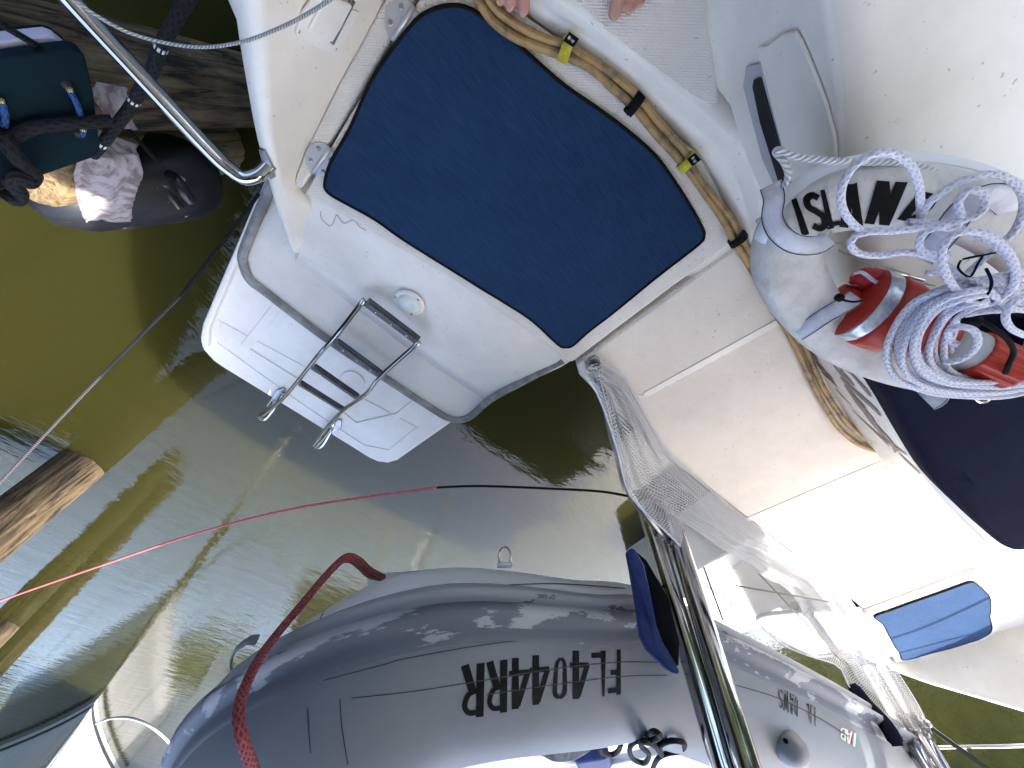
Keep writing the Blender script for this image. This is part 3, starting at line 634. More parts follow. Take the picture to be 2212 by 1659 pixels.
# ---------------------------------------------------------------- mats and cushion
def deck_mat(T, label):
    o = [T(W(u, v, .9585)) for u, v in MAT]; P = cr(o, 3, True)
    m = tag(prism('deck_mat', P, .0075, MATF, None, .002), label, 'mat', 'navy hatch mats')
    tube('binding', [p+V3(0, 0, -.002) for p in P], .0042, BLACK, m, sides=8, closed=True, sm=1, flat=.9)
    return m
deck_mat(ident, 'navy blue carpet mat with black binding on the near hatch lid')
deck_mat(flip, 'sunlit blue carpet mat on the far hatch lid across the crossbeam')
CU = [(1879, 795), (1890, 824), (1926, 882), (1978, 974), (2024, 1045), (2092, 1114), (2141, 1159), (2172, 1180), (2195, 1184), (2230, 1176), (2420, 1120), (2420, 760), (2100, 690), (1900, 720)]
cu = cr(WL(CU, 1.325), 3, True)
ctr = sum(cu, Vector())/len(cu)
cin = [p+(ctr-p).normalized()*.02+V3(0, 0, .012) for p in cu]
cin2 = [p+(ctr-p).normalized()*.06+V3(0, 0, .017) for p in cu]
cush = tag(loft('cushion', [[p+V3(0, 0, -.045) for p in cu], cu, cin, cin2, [p.lerp(ctr, .6)+V3(0, 0, .02) for p in cu]], NAVY, None, True, closed=True, caps=True), 'dark navy seat cushion on the coaming under the coiled white rope', 'cushion')
tube('piping', [p+(ctr-p).normalized()*.022+V3(0, 0, .012) for p in cu], .002, NAVY, cush, sides=6, closed=True, sm=1)

# ---------------------------------------------------------------- shore power cables and their wraps
CA = [(1010, -40), (1036, 6), (1068, 49), (1117, 83), (1163, 101), (1208, 117), (1254, 135), (1293, 160), (1319, 186), (1352, 215), (1378, 241), (1417, 290), (1459, 335), (1492, 374), (1524, 420), (1560, 472), (1586, 521), (1610, 560), (1640, 612), (1668, 664), (1698, 712), (1724, 760), (1745, 806), (1766, 850), (1792, 895), (1818, 930), (1852, 958), (1892, 973), (1937, 978), (1960, 978)]
CBL = [(1030, -50), (1068, 16), (1123, 58), (1172, 82), (1221, 97), (1262, 122), (1304, 147), (1349, 182), (1384, 215), (1417, 257), (1450, 293), (1482, 332), (1508, 384), (1540, 423), (1579, 472), (1602, 514), (1626, 552), (1655, 600), (1683, 652), (1712, 698), (1738, 746), (1757, 792), (1780, 840), (1806, 882), (1834, 918), (1866, 945), (1902, 961), (1940, 968), (1964, 968)]
def cz(P): return [W(u, v, (.963 if i < len(P)*.55 else .943) if u < 1620 else .943) for i, (u, v) in enumerate(P)]
tag(tube('power_cable', cz(CA), .0082, CABLE, None, sides=12, sm=5), 'dirty tan shore power cable running nearest the navy mat', 'cable', 'shore power cables')
tag(tube('power_cable', cz(CBL), .0082, CABLE, None, sides=12, sm=5), 'dirty tan shore power cable lying on the curb side of the pair', 'cable', 'shore power cables')
def wrap(u, v, du, dv, m, label, labelmat=None, tab=None):
    c = W(u, v, .963); d = (W(u+du, v+dv, .963)-c).normalized(); x = V3(0, 0, 1).cross(d).normalized()
    rows = []
    for k in range(20):
        a = 2*math.pi*k/20; p = c+x*(math.cos(a)*.0205)+V3(0, 0, math.sin(a)*.0115+.0005)
        rows.append([p-d*.0105, p+d*.0105])
    o = loft('cable_wrap', rows, m, None, True, closev=True, thick=.0018); tag(o, label, 'cable tie', 'hook and loop cable wraps')
    if tab:
        q = [W(uu, vv, zz) for uu, vv, zz in tab]; t = slab('tab', q, .002, labelmat or m, o, .0006)
        if labelmat is INK:
            a, b, cc, dd = q
            def at(x_, y_): return a.lerp(b, x_).lerp(dd.lerp(cc, x_), y_)+V3(0, 0, .0035)
            V = []; F = []
            for i, ch in enumerate('Wrap'):
                for path, w in GL[ch]:
                    for s in [stroke([(.2+.16*i+px_*.13, .34+py_*.34) for px_, py_ in path], .045, 3)]:
                        bb = len(V)
                        for l, r in s: V += [at(*l), at(*r)]
                        F += [[bb+2*k, bb+2*k+1, bb+2*k+3, bb+2*k+2] for k in range(len(s)-1)]
            mesh('print', V, F, LOGOW, t)
    return o
wrap(1222, 106, 30, 14, YEL, 'yellow wrap with black label on the cables, nearest the bare feet', INK, [(1216, 88, .9755), (1238, 102, .9755), (1251, 84, .978), (1230, 68, .978)])
wrap(1370, 224, 26, 26, BLACK, 'plain black wrap on the cables between the two yellow wraps', None, [(1347, 240, .974), (1356, 250, .966), (1366, 243, .966), (1362, 232, .974)])
wrap(1484, 350, 22, 26, YEL, 'yellow wrap with black label on the cables near the mat right corner', INK, [(1483, 343, .9755), (1495, 359, .9755), (1514, 345, .975), (1501, 330, .975)])
wrap(1593, 517, 22, 36, BLACK, 'plain black wrap on the cables at the hatch corner, lowest of the wraps', None, [(1594, 506, .975), (1604, 521, .975), (1616, 507, .975), (1609, 498, .975)])

# ---------------------------------------------------------------- rescue buoy, straps, lettering
RC = [(1702, 585, 1.335), (1698, 530, 1.34), (1722, 475, 1.35), (1768, 440, 1.355), (1830, 424, 1.36), (1910, 418, 1.36), (2000, 428, 1.36), (2090, 455, 1.36), (2180, 505, 1.36), (2260, 580, 1.36), (2300, 680, 1.355), (2240, 775, 1.35), (2120, 808, 1.345), (2000, 800, 1.34), (1900, 772, 1.335), (1810, 728, 1.33), (1745, 665, 1.33)]
rp_ = cr(WL(RC), 6, True); rp_ = even(rp_, 120, True)
rc = sum(rp_, Vector())/len(rp_); rows = []; m = len(rp_)
for i, p in enumerate(rp_):
    t = (rp_[(i+1) % m]-rp_[i-1]).normalized(); o = t.cross(V3(0, 0, 1)).normalized()
    if o.dot(p-rc) < 0: o = -o
    row = []
    for k in range(20):
        a = 2*math.pi*k/20; ca, sa = math.cos(a), math.sin(a)
        wdt = .040+.006*math.sin(i/m*6.283*1.0+1.5)
        row.append(p+o*(math.copysign(abs(ca)**.6, ca)*wdt)+V3(0, 0, math.copysign(abs(sa)**.7, sa)*.034))
    rows.append(row)
ring = tag(loft('rescue_buoy', rows, RINGM, None, True, closed=True, closev=True), 'weathered off-white horseshoe rescue buoy with bold black letters', 'life buoy')
RB = bvh_of(ring)
er = []
for i, p in enumerate(rp_):
    t = (rp_[(i+1) % m]-rp_[i-1]).normalized(); o = t.cross(V3(0, 0, 1)).normalized()
    if o.dot(p-rc) < 0: o = -o
    er.append(p+o*.043+V3(0, 0, .004))
tube('edge_band', er[6:66], .008, RINGW, ring, sides=10, sm=1, flat=1.8)
def zl(x, y): return ((2900+x/1.659)*.54, (0+y/1.659)*.54)
LT = [('I', [(505, 1568), (560, 1548), (478, 1315), (440, 1330)]), ('S', [(590, 1540), (690, 1520), (612, 1268), (510, 1290)]), ('L', [(690, 1515), (770, 1500), (690, 1250), (635, 1262)]), ('A', [(770, 1505), (900, 1500), (890, 1215), (790, 1228)]),
      ('N', [(935, 1480), (1075, 1490), (1190, 1208), (1020, 1200)]), ('D', [(1150, 1455), (1265, 1475), (1430, 1300), (1305, 1268)])]
for ch, q in LT:
    decal('letter', glyph(ch, [zl(*p) for p in q], 1.8 if ch != 'I' else 2.6), RB, INK, ring, .0015)
def strap(px_, z, w, label, name='webbing_strap'):
    P = cr(WL([(u, v, zz) for (u, v), zz in zip(px_, z)]), 5); T, N = frames(P)
    rows = []
    for p, t in zip(P, T):
        s = t.cross((CAM-p).normalized()).normalized(); rows.append([p-s*w/2, p, p+s*w/2])
    o = loft(name, rows, LAV, ring, True, thick=.0016)
    for sgn in (-1, 1):
        tube('stitching', [p+(t.cross((CAM-p).normalized()).normalized())*(w*.46*sgn)+(CAM-p).normalized()*.0012 for p, t in zip(P, T)], .00055, INK, o, sides=5, sm=1)
    return o
strap([(1664, 400), (1672, 430), (1668, 470), (1685, 505), (1720, 528), (1765, 530), (1790, 515)], [1.35, 1.375, 1.385, 1.40, 1.405, 1.40, 1.38], .026, '')
strap([(1722, 722), (1750, 704), (1785, 680), (1830, 655), (1850, 640)], [1.355, 1.37, 1.375, 1.375, 1.36], .026, '')
strap([(2210, 470), (2165, 430), (2130, 425), (2080, 455), (2030, 520), (1990, 560)], [1.38, 1.41, 1.425, 1.42, 1.41, 1.38], .03, '')
strap([(2020, 845), (2015, 858), (2000, 866)], [1.36, 1.365, 1.362], .04, '', 'strap_end')
tube('grab_line', WL([(1680, 415, 1.36), (1698, 395, 1.37), (1702, 372, 1.375), (1692, 348, 1.375), (1676, 330, 1.37), (1684, 324, 1.375), (1720, 338, 1.38), (1790, 347, 1.385), (1860, 350, 1.385), (1930, 352, 1.385), (1990, 362, 1.385), (2050, 385, 1.385), (2120, 420, 1.385), (2200, 470, 1.385), (2260, 520, 1.385)]), .0042, ROPE3, ring, sides=10, sm=6)
tube('grab_line', WL([(1636, 478, 1.33), (1650, 470, 1.34), (1664, 462, 1.345)]), .0035, ROPE3, ring, sides=8, sm=4)
tube('drain_cord', WL([(1790, 530, 1.283), (1815, 525, 1.283), (1835, 537, 1.283), (1825, 548, 1.283), (1812, 540, 1.283), (1840, 555, 1.283), (1880, 572, 1.283), (1930, 580, 1.283), (1970, 605, 1.283), (2020, 618, 1.283)]), .0012, GREYFR, ring, sides=6, sm=5)

# bent steel hanger rod showing beside the buoy
tag(tube('hanger_rod', WL([(1995, 605, 1.32), (1900, 578, 1.315), (1880, 592, 1.31), (1905, 610, 1.305), (2010, 645, 1.31), (2100, 760, 1.33), (2100, 855, 1.37), (2130, 868, 1.375), (2137, 850, 1.378), (2142, 800, 1.36)]), .0032, STEEL, None, sides=10, sm=2), 'thin bent stainless steel rod under the rope and rescue buoy', 'rod')
tag(tube('red_float', WL([(1838, 612, 1.335), (1850, 604, 1.338), (1872, 602, 1.34), (1897, 606, 1.338), (1910, 614, 1.335)]), lambda t: .018*max(.25, (1-(2*t-1)**4)), REDF, None, sides=18, n=24), 'small chipped red float inside the rescue buoy', 'float')
rf = bpy.data.objects['red_float']
tube('float_cord', WL([(1846, 590, 1.352), (1862, 588, 1.36), (1885, 605, 1.362), (1905, 618, 1.358)]), .0028, ROPEW, rf, sides=8)

# orange rescue light lying across the buoy
A0, A1 = W(1846, 652, 1.345), W(2200, 805, 1.44)
ax = (A1-A0); Lr = ax.length; ax.normalize()
light = thing('rescue_light', 'orange red floating rescue light with reflective band lying under the rope coil', 'rescue light', A0-V3(0, 0, .05))
lathe('neck_cap', [(-.030, .010), (-.028, .019), (-.012, .021), (-.004, .021), (-.002, .014)], A0, ax, RED, light, 24)
lathe('bell', [(-.006, .02), (-.003, .046), (.001, .056), (.004, .059)], A0, ax, RED, light, 36)
lathe('reflective_band', [(.004, .0592), (.007, .0602), (.022, .0608), (.025, .060)], A0, ax, REFL, light, 36)
lathe('float_body', [(.025, .0597), (.036, .0607), (.055, .060), (.075, .056), (.098, .046), (.115, .036), (.13, .030), (Lr*.62, .028)], A0, ax, RED, light, 36)
lathe('grey_body', [(Lr*.55, .028), (Lr*.58, .032), (Lr*.72, .0325), (Lr*.735, .030)], A0, ax, GREYPL, light, 30)
sides = 64; pr = [(Lr*.72, 1), (Lr*.73, 1.04), (Lr*.95, 1.0), (Lr*.965, .95), (Lr*.967, .8), (Lr*.955, .78)]
n0 = ax.orthogonal().normalized(); b0 = ax.cross(n0)
loft('ribbed_cap', [[A0+ax*d+(n0*math.cos(2*math.pi*j/sides)+b0*math.sin(2*math.pi*j/sides))*(.033*k*(1+(.05 if (j//2) % 2 else 0)*(1 if k > .9 else 0))) for j in range(sides)] for d, k in pr], RED, light, False, closed=True, caps=True)
tube('cap_bar', [A0+ax*Lr*.96+n0*.024, A0+ax*Lr*.975, A0+ax*Lr*.96-n0*.024], .007, RED, light, sm=3)
tube('lanyard', WL([(1808, 640, 1.43), (1822, 648, 1.44), (1842, 652, 1.44), (1862, 650, 1.44)]), .0016, BLACK, light, sides=6)
lathe('lanyard_knob', [(0, .003), (.002, .0055), (.008, .0055), (.010, .003)], W(1808, 640, 1.43), (0, 0, 1), BLACK, light, 10)
tube('tether', WL([(2100, 690, 1.455), (2125, 697, 1.46), (2150, 712, 1.465), (2178, 735, 1.468), (2190, 760, 1.468), (2180, 785, 1.465), (2172, 806, 1.46)]), .0034, BLACK, light, sides=8)
lathe('tether_stop', [(0, .004), (.003, .009), (.016, .009), (.020, .004)], W(2085, 685, 1.452), W(2110, 697, 1.458)-W(2085, 685, 1.452), BLACK, light, 10)

# the coil of lavender white braid: one long line
def ell(cu, cv, ru, rv, z, ph, turns, rot=0, jit=4, n=14):
    out = []
    for k in range(int(n*turns)+1):
        a = ph+2*math.pi*k/n; x, y = ru*math.cos(a), rv*math.sin(a)
        out.append((cu+x*math.cos(rot)-y*math.sin(rot)+random.uniform(-jit, jit), cv+x*math.sin(rot)+y*math.cos(rot)+random.uniform(-jit, jit), z+random.uniform(-.003, .003)))
    return out
coil = thing('rope_coil', 'bundle of pale lavender white braided rope coiled over the rescue buoy', 'rope', W(2050, 700, 1.36))
RR_ = .0042
def rope(P, parent=coil, r=RR_): return tube('rope_strand', WL(P), r, ROPEW, parent, sides=10, sm=6)
HO = [(2125, 606), (2040, 618), (1965, 650), (1920, 712), (1908, 775), (1934, 822), (2000, 847), (2090, 858), (2180, 853), (2280, 828)]
HI = [(2135, 668), (2102, 676), (2076, 702), (2060, 738), (2058, 770), (2074, 792), (2104, 803), (2150, 806), (2200, 800), (2280, 775)]
for i in range(14):                             # turns of the main hank, gathered under the tie at upper right
    t = (i+.5)/14; b = math.sin(math.pi*min(1, t*1.1))
    P = []
    for k, (a, c) in enumerate(zip(HO, HI)):
        e = k/9; tt = t+.06*math.sin(i*2.3+e*5)
        P.append((a[0]+(c[0]-a[0])*tt+random.uniform(-2, 2), a[1]+(c[1]-a[1])*tt+random.uniform(-2, 2), 1.412+.030*b+.012*(i % 2)+(.03 if k < 2 else 0)-.016*max(0, e-.6)))
    rope(P)
# strands of the gathered throat to the right of the tie
for i in range(11):
    v0 = 598+i*7; rope([(2085, v0+12, 1.452+.004*(i % 3)), (2130, v0+4, 1.462+.004*(i % 3)), (2180, v0-6+4*(i % 4), 1.46), (2260, v0-14+10*(i % 3), 1.45)])
rope([(2072, 745, 1.478), (2052, 735, 1.47), (2050, 715, 1.475), (2075, 706, 1.485), (2105, 715, 1.49), (2112, 740, 1.49), (2095, 765, 1.485), (2065, 780, 1.475), (2045, 782, 1.46)])
# loose loops thrown on top
rope([(1990, 480, 1.43), (1988, 440, 1.445), (1985, 400, 1.455), (1965, 355, 1.462), (1925, 330, 1.465), (1880, 335, 1.465), (1840, 365, 1.462), (1818, 410, 1.46), (1822, 455, 1.455), (1850, 490, 1.45), (1880, 500, 1.45), (1950, 497, 1.452), (2020, 490, 1.455), (2090, 500, 1.46), (2150, 530, 1.465), (2190, 580, 1.468), (2185, 630, 1.468), (2150, 650, 1.465)])
rope([(1985, 478, 1.44), (2010, 435, 1.45), (2060, 400, 1.455), (2110, 380, 1.458), (2160, 378, 1.458), (2200, 405, 1.456), (2212, 445, 1.452), (2190, 500, 1.45), (2140, 545, 1.45), (2080, 600, 1.45), (2040, 640, 1.452)])
rope([(1960, 480, 1.445), (2010, 482, 1.45), (2060, 492, 1.455), (2075, 470, 1.46), (2070, 440, 1.462), (2090, 412, 1.465), (2118, 415, 1.466), (2128, 440, 1.466), (2110, 465, 1.464), (2060, 480, 1.46), (2000, 500, 1.456), (1985, 530, 1.452), (2000, 545, 1.452), (2050, 550, 1.456)])
rope([(2060, 585, 1.452), (2020, 560, 1.45), (1960, 545, 1.448), (1900, 552, 1.446), (1858, 548, 1.446), (1838, 530, 1.448), (1848, 510, 1.45), (1885, 500, 1.455), (1930, 500, 1.46)])
rope([(2125, 660, 1.475), (2080, 640, 1.478), (2048, 600, 1.48), (2035, 555, 1.482), (2045, 520, 1.484), (2080, 500, 1.485), (2130, 505, 1.486), (2175, 540, 1.485), (2195, 590, 1.482), (2180, 630, 1.478), (2150, 650, 1.474)])
rope([(2000, 590, 1.45), (2060, 590, 1.462), (2110, 610, 1.472), (2150, 640, 1.475), (2180, 665, 1.47), (2212, 670, 1.465)])
rope([(2212, 640, 1.47), (2185, 655, 1.478), (2172, 685, 1.48), (2185, 710, 1.478), (2215, 725, 1.47)])
tube('tie', WL([(2102, 655, 1.472), (2130, 640, 1.485), (2142, 610, 1.487), (2130, 580, 1.482)]), .0016, NAVY, coil, sides=6)
tube('tie', WL([(2076, 562, 1.48), (2070, 580, 1.482), (2095, 598, 1.484), (2112, 570, 1.486), (2120, 552, 1.488), (2080, 560, 1.488), (2150, 546, 1.49)]), .0012, NAVY, coil, sides=6)

# ---------------------------------------------------------------- safety net along the crossbeam
NT = [(1262, 812, 1.02), (1290, 850, 1.0), (1318, 925, 1.04), (1336, 985, 1.08), (1354, 1058, 1.12), (1390, 1105, 1.16), (1440, 1150, 1.19), (1478, 1192, 1.2), (1505, 1245, 1.2), (1560, 1292, 1.2), (1620, 1332, 1.21), (1690, 1392, 1.21), (1750, 1418, 1.23), (1812, 1440, 1.25), (1838, 1488, 1.30), (1900, 1545, 1.36), (1955, 1572, 1.40), (2002, 1584, 1.43)]
NB = [(1296, 788, .965), (1350, 815, .95), (1385, 870, .95), (1420, 930, .95), (1452, 985, .95), (1495, 1025, .95), (1550, 1072, .95), (1605, 1115, .95), (1660, 1156, .95), (1710, 1195, .955), (1760, 1222, .96), (1800, 1250, .965), (1840, 1300, .98), (1876, 1355, 1.02), (1912, 1410, 1.08), (1948, 1465, 1.18), (1982, 1520, 1.30), (2006, 1575, 1.42)]
nn = 220; nt_, nb_ = even(cr(WL(NT), 6), nn), even(cr(WL(NB), 6), nn)
mm = 36; V = []; UV = []; F = []; L = 0
for i in range(nn):
    if i: L += ((nt_[i]-nt_[i-1]).length+(nb_[i]-nb_[i-1]).length)/2
    w = (nt_[i]-nb_[i]).length
    d = (nt_[i]-nb_[i]).normalized(); tt = (nb_[min(i+1, nn-1)]-nb_[max(i-1, 0)]).normalized(); nrm = d.cross(tt).normalized()
    for j in range(mm):
        t = j/(mm-1); e = math.sin(math.pi*t)
        fold = .020*math.sin(t*13+i*.03+1.6*math.sin(i*.05))*e+.011*math.sin(t*31-i*.05)*e
        V.append(nb_[i].lerp(nt_[i], t)+nrm*fold+V3(0, 0, -.03*e)); UV.append((L, t*w*1.25))
for i in range(nn-1):
    for j in range(mm-1): F.append([i*mm+j, i*mm+j+1, (i+1)*mm+j+1, (i+1)*mm+j])
net = tag(mesh('safety_net', V, F, NET, None, True, uv=UV), 'white mesh safety net draped along the crossbeam between the davits', 'net')
tube('net_edge', nt_[::4], .0035, LAV, net, sides=6, sm=1, flat=.5)
tube('net_edge', nb_[::4], .002, LAV, net, sides=6, sm=1)
V2 = []; UV2 = []; m2 = 24
for i in range(nn):
    for j in range(m2):
        t = j/(m2-1); e = math.sin(math.pi*t); d = (nt_[i]-nb_[i])
        V2.append(nb_[i]+d*(t*(.62+.2*math.sin(i*.045)))+V3(0, 0, .012+.03*e*math.sin(i*.08+t*4)+.012*math.sin(t*22+i*.04))); UV2.append((UV[i*mm][0], t*d.length*.9+.002))
mesh('net_fold', V2, [[i*m2+j, i*m2+j+1, (i+1)*m2+j+1, (i+1)*m2+j] for i in range(nn-1) for j in range(m2-1)], NET, net, True, uv=UV2)
# net sleeve around the brace rod
P = even(cr(WL(BR[:5]), 6), 60); T, N = frames(P); V = []; UV = []; F = []; L = 0
for i, p in enumerate(P):
    if i: L += (P[i]-P[i-1]).length
    B = T[i].cross(N[i])
    for j in range(17):
        a = 2*math.pi*j/16; V.append(p+(N[i]*math.cos(a)+B*math.sin(a))*(.0165+.002*math.sin(a*3+i*.3))); UV.append((L, j*.0065))
for i in range(len(P)-1):
    for j in range(16): F.append([i*17+j, i*17+j+1, (i+1)*17+j+1, (i+1)*17+j])
mesh('net_sleeve', V, F, NET, net, True, uv=UV)
# rolled tan canvas tube standing behind the net
tag(lathe('canvas_tube', [(0, .02), (.004, .034), (.012, .036), (.40, .034), (.41, .02)], W(1790, 1262, .96), W(1905, 1440, 1.06)-W(1790, 1262, .96), TANCAN, None, 24), 'tan canvas covered tube standing behind the net beside the far davit', 'canvas tube')
tag(lathe('grey_tube', [(0, .012), (.006, .024), (.05, .026), (.055, .019), (.36, .018), (.362, .01)], W(1735, 1310, 1.05), W(1850, 1470, 1.2)-W(1735, 1310, 1.05), GREYRUB, None, 18), 'slim grey capped tube behind the net near the far davit', 'pole')
for i, (a, b, lb) in enumerate([((1520, 1225, 1.2), (1562, 1340, 1.36), 'tan davit tackle line just right of the near davit'), ((1590, 1265, 1.15), (1790, 1300, 1.2), 'tan davit tackle line running level behind the net'), ((1640, 1240, 1.1), (1830, 1440, 1.3), 'tan davit tackle line slanting behind the net to the far davit')]):
    tag(tube('tackle_line', [W(*a), W(*b)], .0035, ROPET, None, sides=6, sm=1), lb, 'line', 'davit tackle lines')

# ---------------------------------------------------------------- inflatable dinghy hanging in the davits
DP = [V3(*p) for p in [(3.05, -.50, 1.465), (2.13, -.60, 1.434), (1.456, -.745, 1.385), (1.17, -.85, 1.42), (.72, -.98, 1.515), (.565, -1.15, 1.635), (.605, -1.5, 1.685), (.75, -1.86, 1.70), (.92, -2.12, 1.68), (1.35, -2.22, 1.56), (2.2, -2.18, 1.48), (3.2, -2.08, 1.46)]]
dpath = even(cr(DP, 10), 150); RT = .222
dinghy = thing('dinghy', 'grey inflatable dinghy with black registration letters hanging in the davits', 'dinghy', (1.9, -1.4, 1.15))
def ring_at(i, off=0):
    p = dpath[i]; t = (dpath[min(i+1, 149)]-dpath[max(i-1, 0)]).normalized(); o = Vector((t.y, -t.x, 0)).normalized()   # outward
    return p, t, o, o.cross(t)*(-1 if o.cross(t).z < 0 else 1)
rowsU = []; rowsL = []; split = math.radians(-8)
for i in range(150):
    p, t, o, u = ring_at(i)
    k = RT*(1 if 6 < i < 144 else (.55+.45*math.sin(min(i, 149-i)/6*math.pi/2)))
    rowsU.append([p+(o*math.cos(a)+u*math.sin(a))*k for a in [split+j*(math.pi*1.12)/23 for j in range(24)]])
    a1 = split+math.pi*1.12-2*math.pi
    rowsL.append([p+(o*math.cos(a)+u*math.sin(a))*k for a in [a1+j*(split-a1)/19 for j in range(20)]])
hu = loft('buoyancy_tube', rowsU, TUBE, dinghy, True)
hl_ = loft('tube_underside', rowsL, TUBELOW, dinghy, True)
HU, HL = bvh_of(hu), bvh_of(hl_)
for i0 in (0, 149):
    r = rowsU[i0]+rowsL[i0][1:-1]; c = sum(r, Vector())/len(r); cc = c+(dpath[0]-dpath[3]).normalized()*.16 if i0 == 0 else c+(dpath[149]-dpath[146]).normalized()*.16
    V = r+[cc]; mesh('end_cone', V, [[k, (k+1) % len(r), len(r)] for k in range(len(r))], TUBE, dinghy, True)
# rub strake: a moulded profile of two lips
prof = [(-28, 0), (-27, .006), (-24, .008), (-22.5, .005), (-21.5, .016), (-19, .027), (-16, .028), (-14, .018), (-13, .008), (-11.5, .006), (-10, .014), (-8, .034), (-5, .044), (-2, .042), (0, .028), (1.5, .012), (4, .008), (8, .006), (10, .003), (11, 0)]
rows = []; UV = []; Ls = 0
for i in range(2, 148):
    p, t, o, u = ring_at(i); Ls += (dpath[i]-dpath[i-1]).length
    rows.append([p+(o*math.cos(math.radians(a))+u*math.sin(math.radians(a)))*(RT+h) for a, h in prof]); UV += [(Ls, a/57.3*RT) for a, h in prof]
ns_ = len(prof)
mesh('rub_strake', [v for r in rows for v in r], [[i*ns_+j, i*ns_+j+1, (i+1)*ns_+j+1, (i+1)*ns_+j] for i in range(len(rows)-1) for j in range(ns_-1)], STRAKE, dinghy, True, uv=UV)
# seams
def seam(px_, b, w=2.2): return decal('seam', [stroke(px_, w, 6)], b, SEAM, dinghy, .002)
for P_ in ([(1475, 1378), (1300, 1368), (1150, 1380), (1000, 1400), (850, 1428)], [(1465, 1432), (1340, 1430), (1200, 1444), (1050, 1468), (900, 1492), (760, 1508)], [(1440, 1458), (1340, 1461), (1200, 1478), (1050, 1500)],
          [(735, 1510), (738, 1560), (745, 1610), (752, 1650)], [(665, 1530), (668, 1580), (672, 1625)], [(700, 1470), (850, 1430)], [(1560, 1392), (1660, 1440), (1780, 1512), (1850, 1555)], [(1570, 1438), (1660, 1478), (1740, 1522), (1790, 1540), (1805, 1528), (1812, 1500)], [(1590, 1480), (1680, 1508), (1770, 1552), (1830, 1590)]):
    seam(P_, HU)
for P_ in ([(1350, 1272), (1200, 1262), (1050, 1268), (900, 1282), (800, 1305)], [(800, 1235), (775, 1290), (768, 1330)], [(700, 1320), (680, 1370)], [(640, 1350), (600, 1395)]):
    seam(P_, HL, 2)
# registration FL4044RR
def zd(x, y): return ((1600+x/1.7067)*.54, (2100+y/1.7067)*.54)
RG = [('F', [(1503, 850), (1432, 850), (1416, 1165), (1503, 1155)]), ('L', [(1400, 858), (1302, 860), (1352, 1172), (1393, 1168)]), ('4', [(1222, 862), (1180, 858), (1178, 1185), (1285, 1180)]), ('0', [(1132, 872), (1062, 880), (1034, 1218), (1140, 1210)]),
      ('4', [(945, 885), (905, 890), (905, 1228), (1015, 1215)]), ('4', [(808, 905), (765, 908), (762, 1256), (880, 1242)]), ('R', [(728, 918), (592, 935), (588, 1290), (725, 1275)]), ('R', [(572, 940), (420, 960), (418, 1322), (565, 1305)])]
RG[2] = ('4', [(1285, 860), (1165, 858), (1165, 1188), (1290, 1180)]); RG[4] = ('4', [(1015, 884), (890, 892), (890, 1230), (1018, 1215)]); RG[5] = ('4', [(880, 902), (750, 910), (748, 1258), (884, 1242)])
for ch, q in RG: decal('registration_letter', glyph(ch, [zd(*p) for p in q], 1.2), HU, INK, dinghy, .0016)
def zs(x, y): return ((3060+x/4.609)*.54, (2700+y/4.609)*.54)
NMX = [('L', [(920, 590), (870, 545), (890, 935), (925, 940)]), ('I', [(860, 560), (815, 530), (822, 890), (860, 905)]), ('L', [(805, 540), (750, 500), (780, 860), (812, 875)]),
       ('D', [(600, 400), (538, 370), (535, 730), (595, 770)]), ('A', [(520, 360), (455, 330), (455, 700), (520, 735)]), ('W', [(430, 310), (340, 270), (335, 650), (425, 690)]), ('S', [(325, 270), (240, 230), (245, 600), (320, 640)])]
for ch, q in NMX: decal('name_letter', glyph(ch, [zs(*p) for p in q]), HU, WORNINK, dinghy, .0016)
for ch, q in [('A', [(1605, 1040), (1490, 1000), (1480, 1230), (1580, 1290)]), ('B', [(1500, 1000), (1390, 940), (1365, 1160), (1480, 1230)])]:
    decal('maker_mark', glyph(ch, [zs(*p) for p in q]), HU, LOGOW, dinghy, .0018)
for x0, x1, mt in ((1606, 1636, LOGOR), (1636, 1676, LOGOW), (1676, 1706, LOGOG)):
    decal('maker_mark', [[(zs(x0+(-24)*t, 1045+(x0-1606)*.5+245*t), zs(x1-24*t, 1045+(x1-1606)*.5+245*t)) for t in (0, .25, .5, .75, 1)]], HU, mt, dinghy, .0018)
# D ring, bow grab strap, tow lug
q = hit(HL, 1088, 1226, .0) or W(1088, 1226, 1.2); vd = -ray(1088, 1216).normalized()
e1 = (W(1090, 1180, 1.2)-W(1090, 1215, 1.2)).normalized(); e2 = (W(1110, 1215, 1.2)-W(1090, 1215, 1.2)).normalized()
dq = (q-CAM).length; rd = lambda u, v: CAM+ray(u, v).normalized()*dq
dr = tube('towing_ring', [rd(1090+13*math.cos(a), 1203-22*math.sin(a)) for a in [math.pi*2*k/16 for k in range(16)]], .0034, STEEL, dinghy, closed=True, sm=2)
tube('ring_patch', [rd(1074, 1221), rd(1106, 1220)], .009, TUBELOW, dr, sm=1)
hd = [hit(HL, 556, 1382, .002), None, None, hit(HL, 500, 1446, .002)]
a_, b_ = hd[0] or W(556, 1382, 1.5), hd[3] or W(500, 1446, 1.5)
outw = (W(505, 1385, 1.5)-W(530, 1412, 1.5)).normalized()
gp = cr([a_, a_.lerp(b_, .2)+outw*.03, a_.lerp(b_, .6)+outw*.045, b_.lerp(a_, .1)+outw*.02, b_], 5); T, N = frames(gp)
loft('grab_strap', [[p+N[i]*.0-T[i].cross(outw)*.012, p+T[i].cross(outw)*.012] for i, p in enumerate(gp)], TUBE, dinghy, True, thick=.005)
lg = hit(HU, 1702, 1612, 0) or W(1702, 1612, 1.6)
ln = (CAM-lg).normalized()
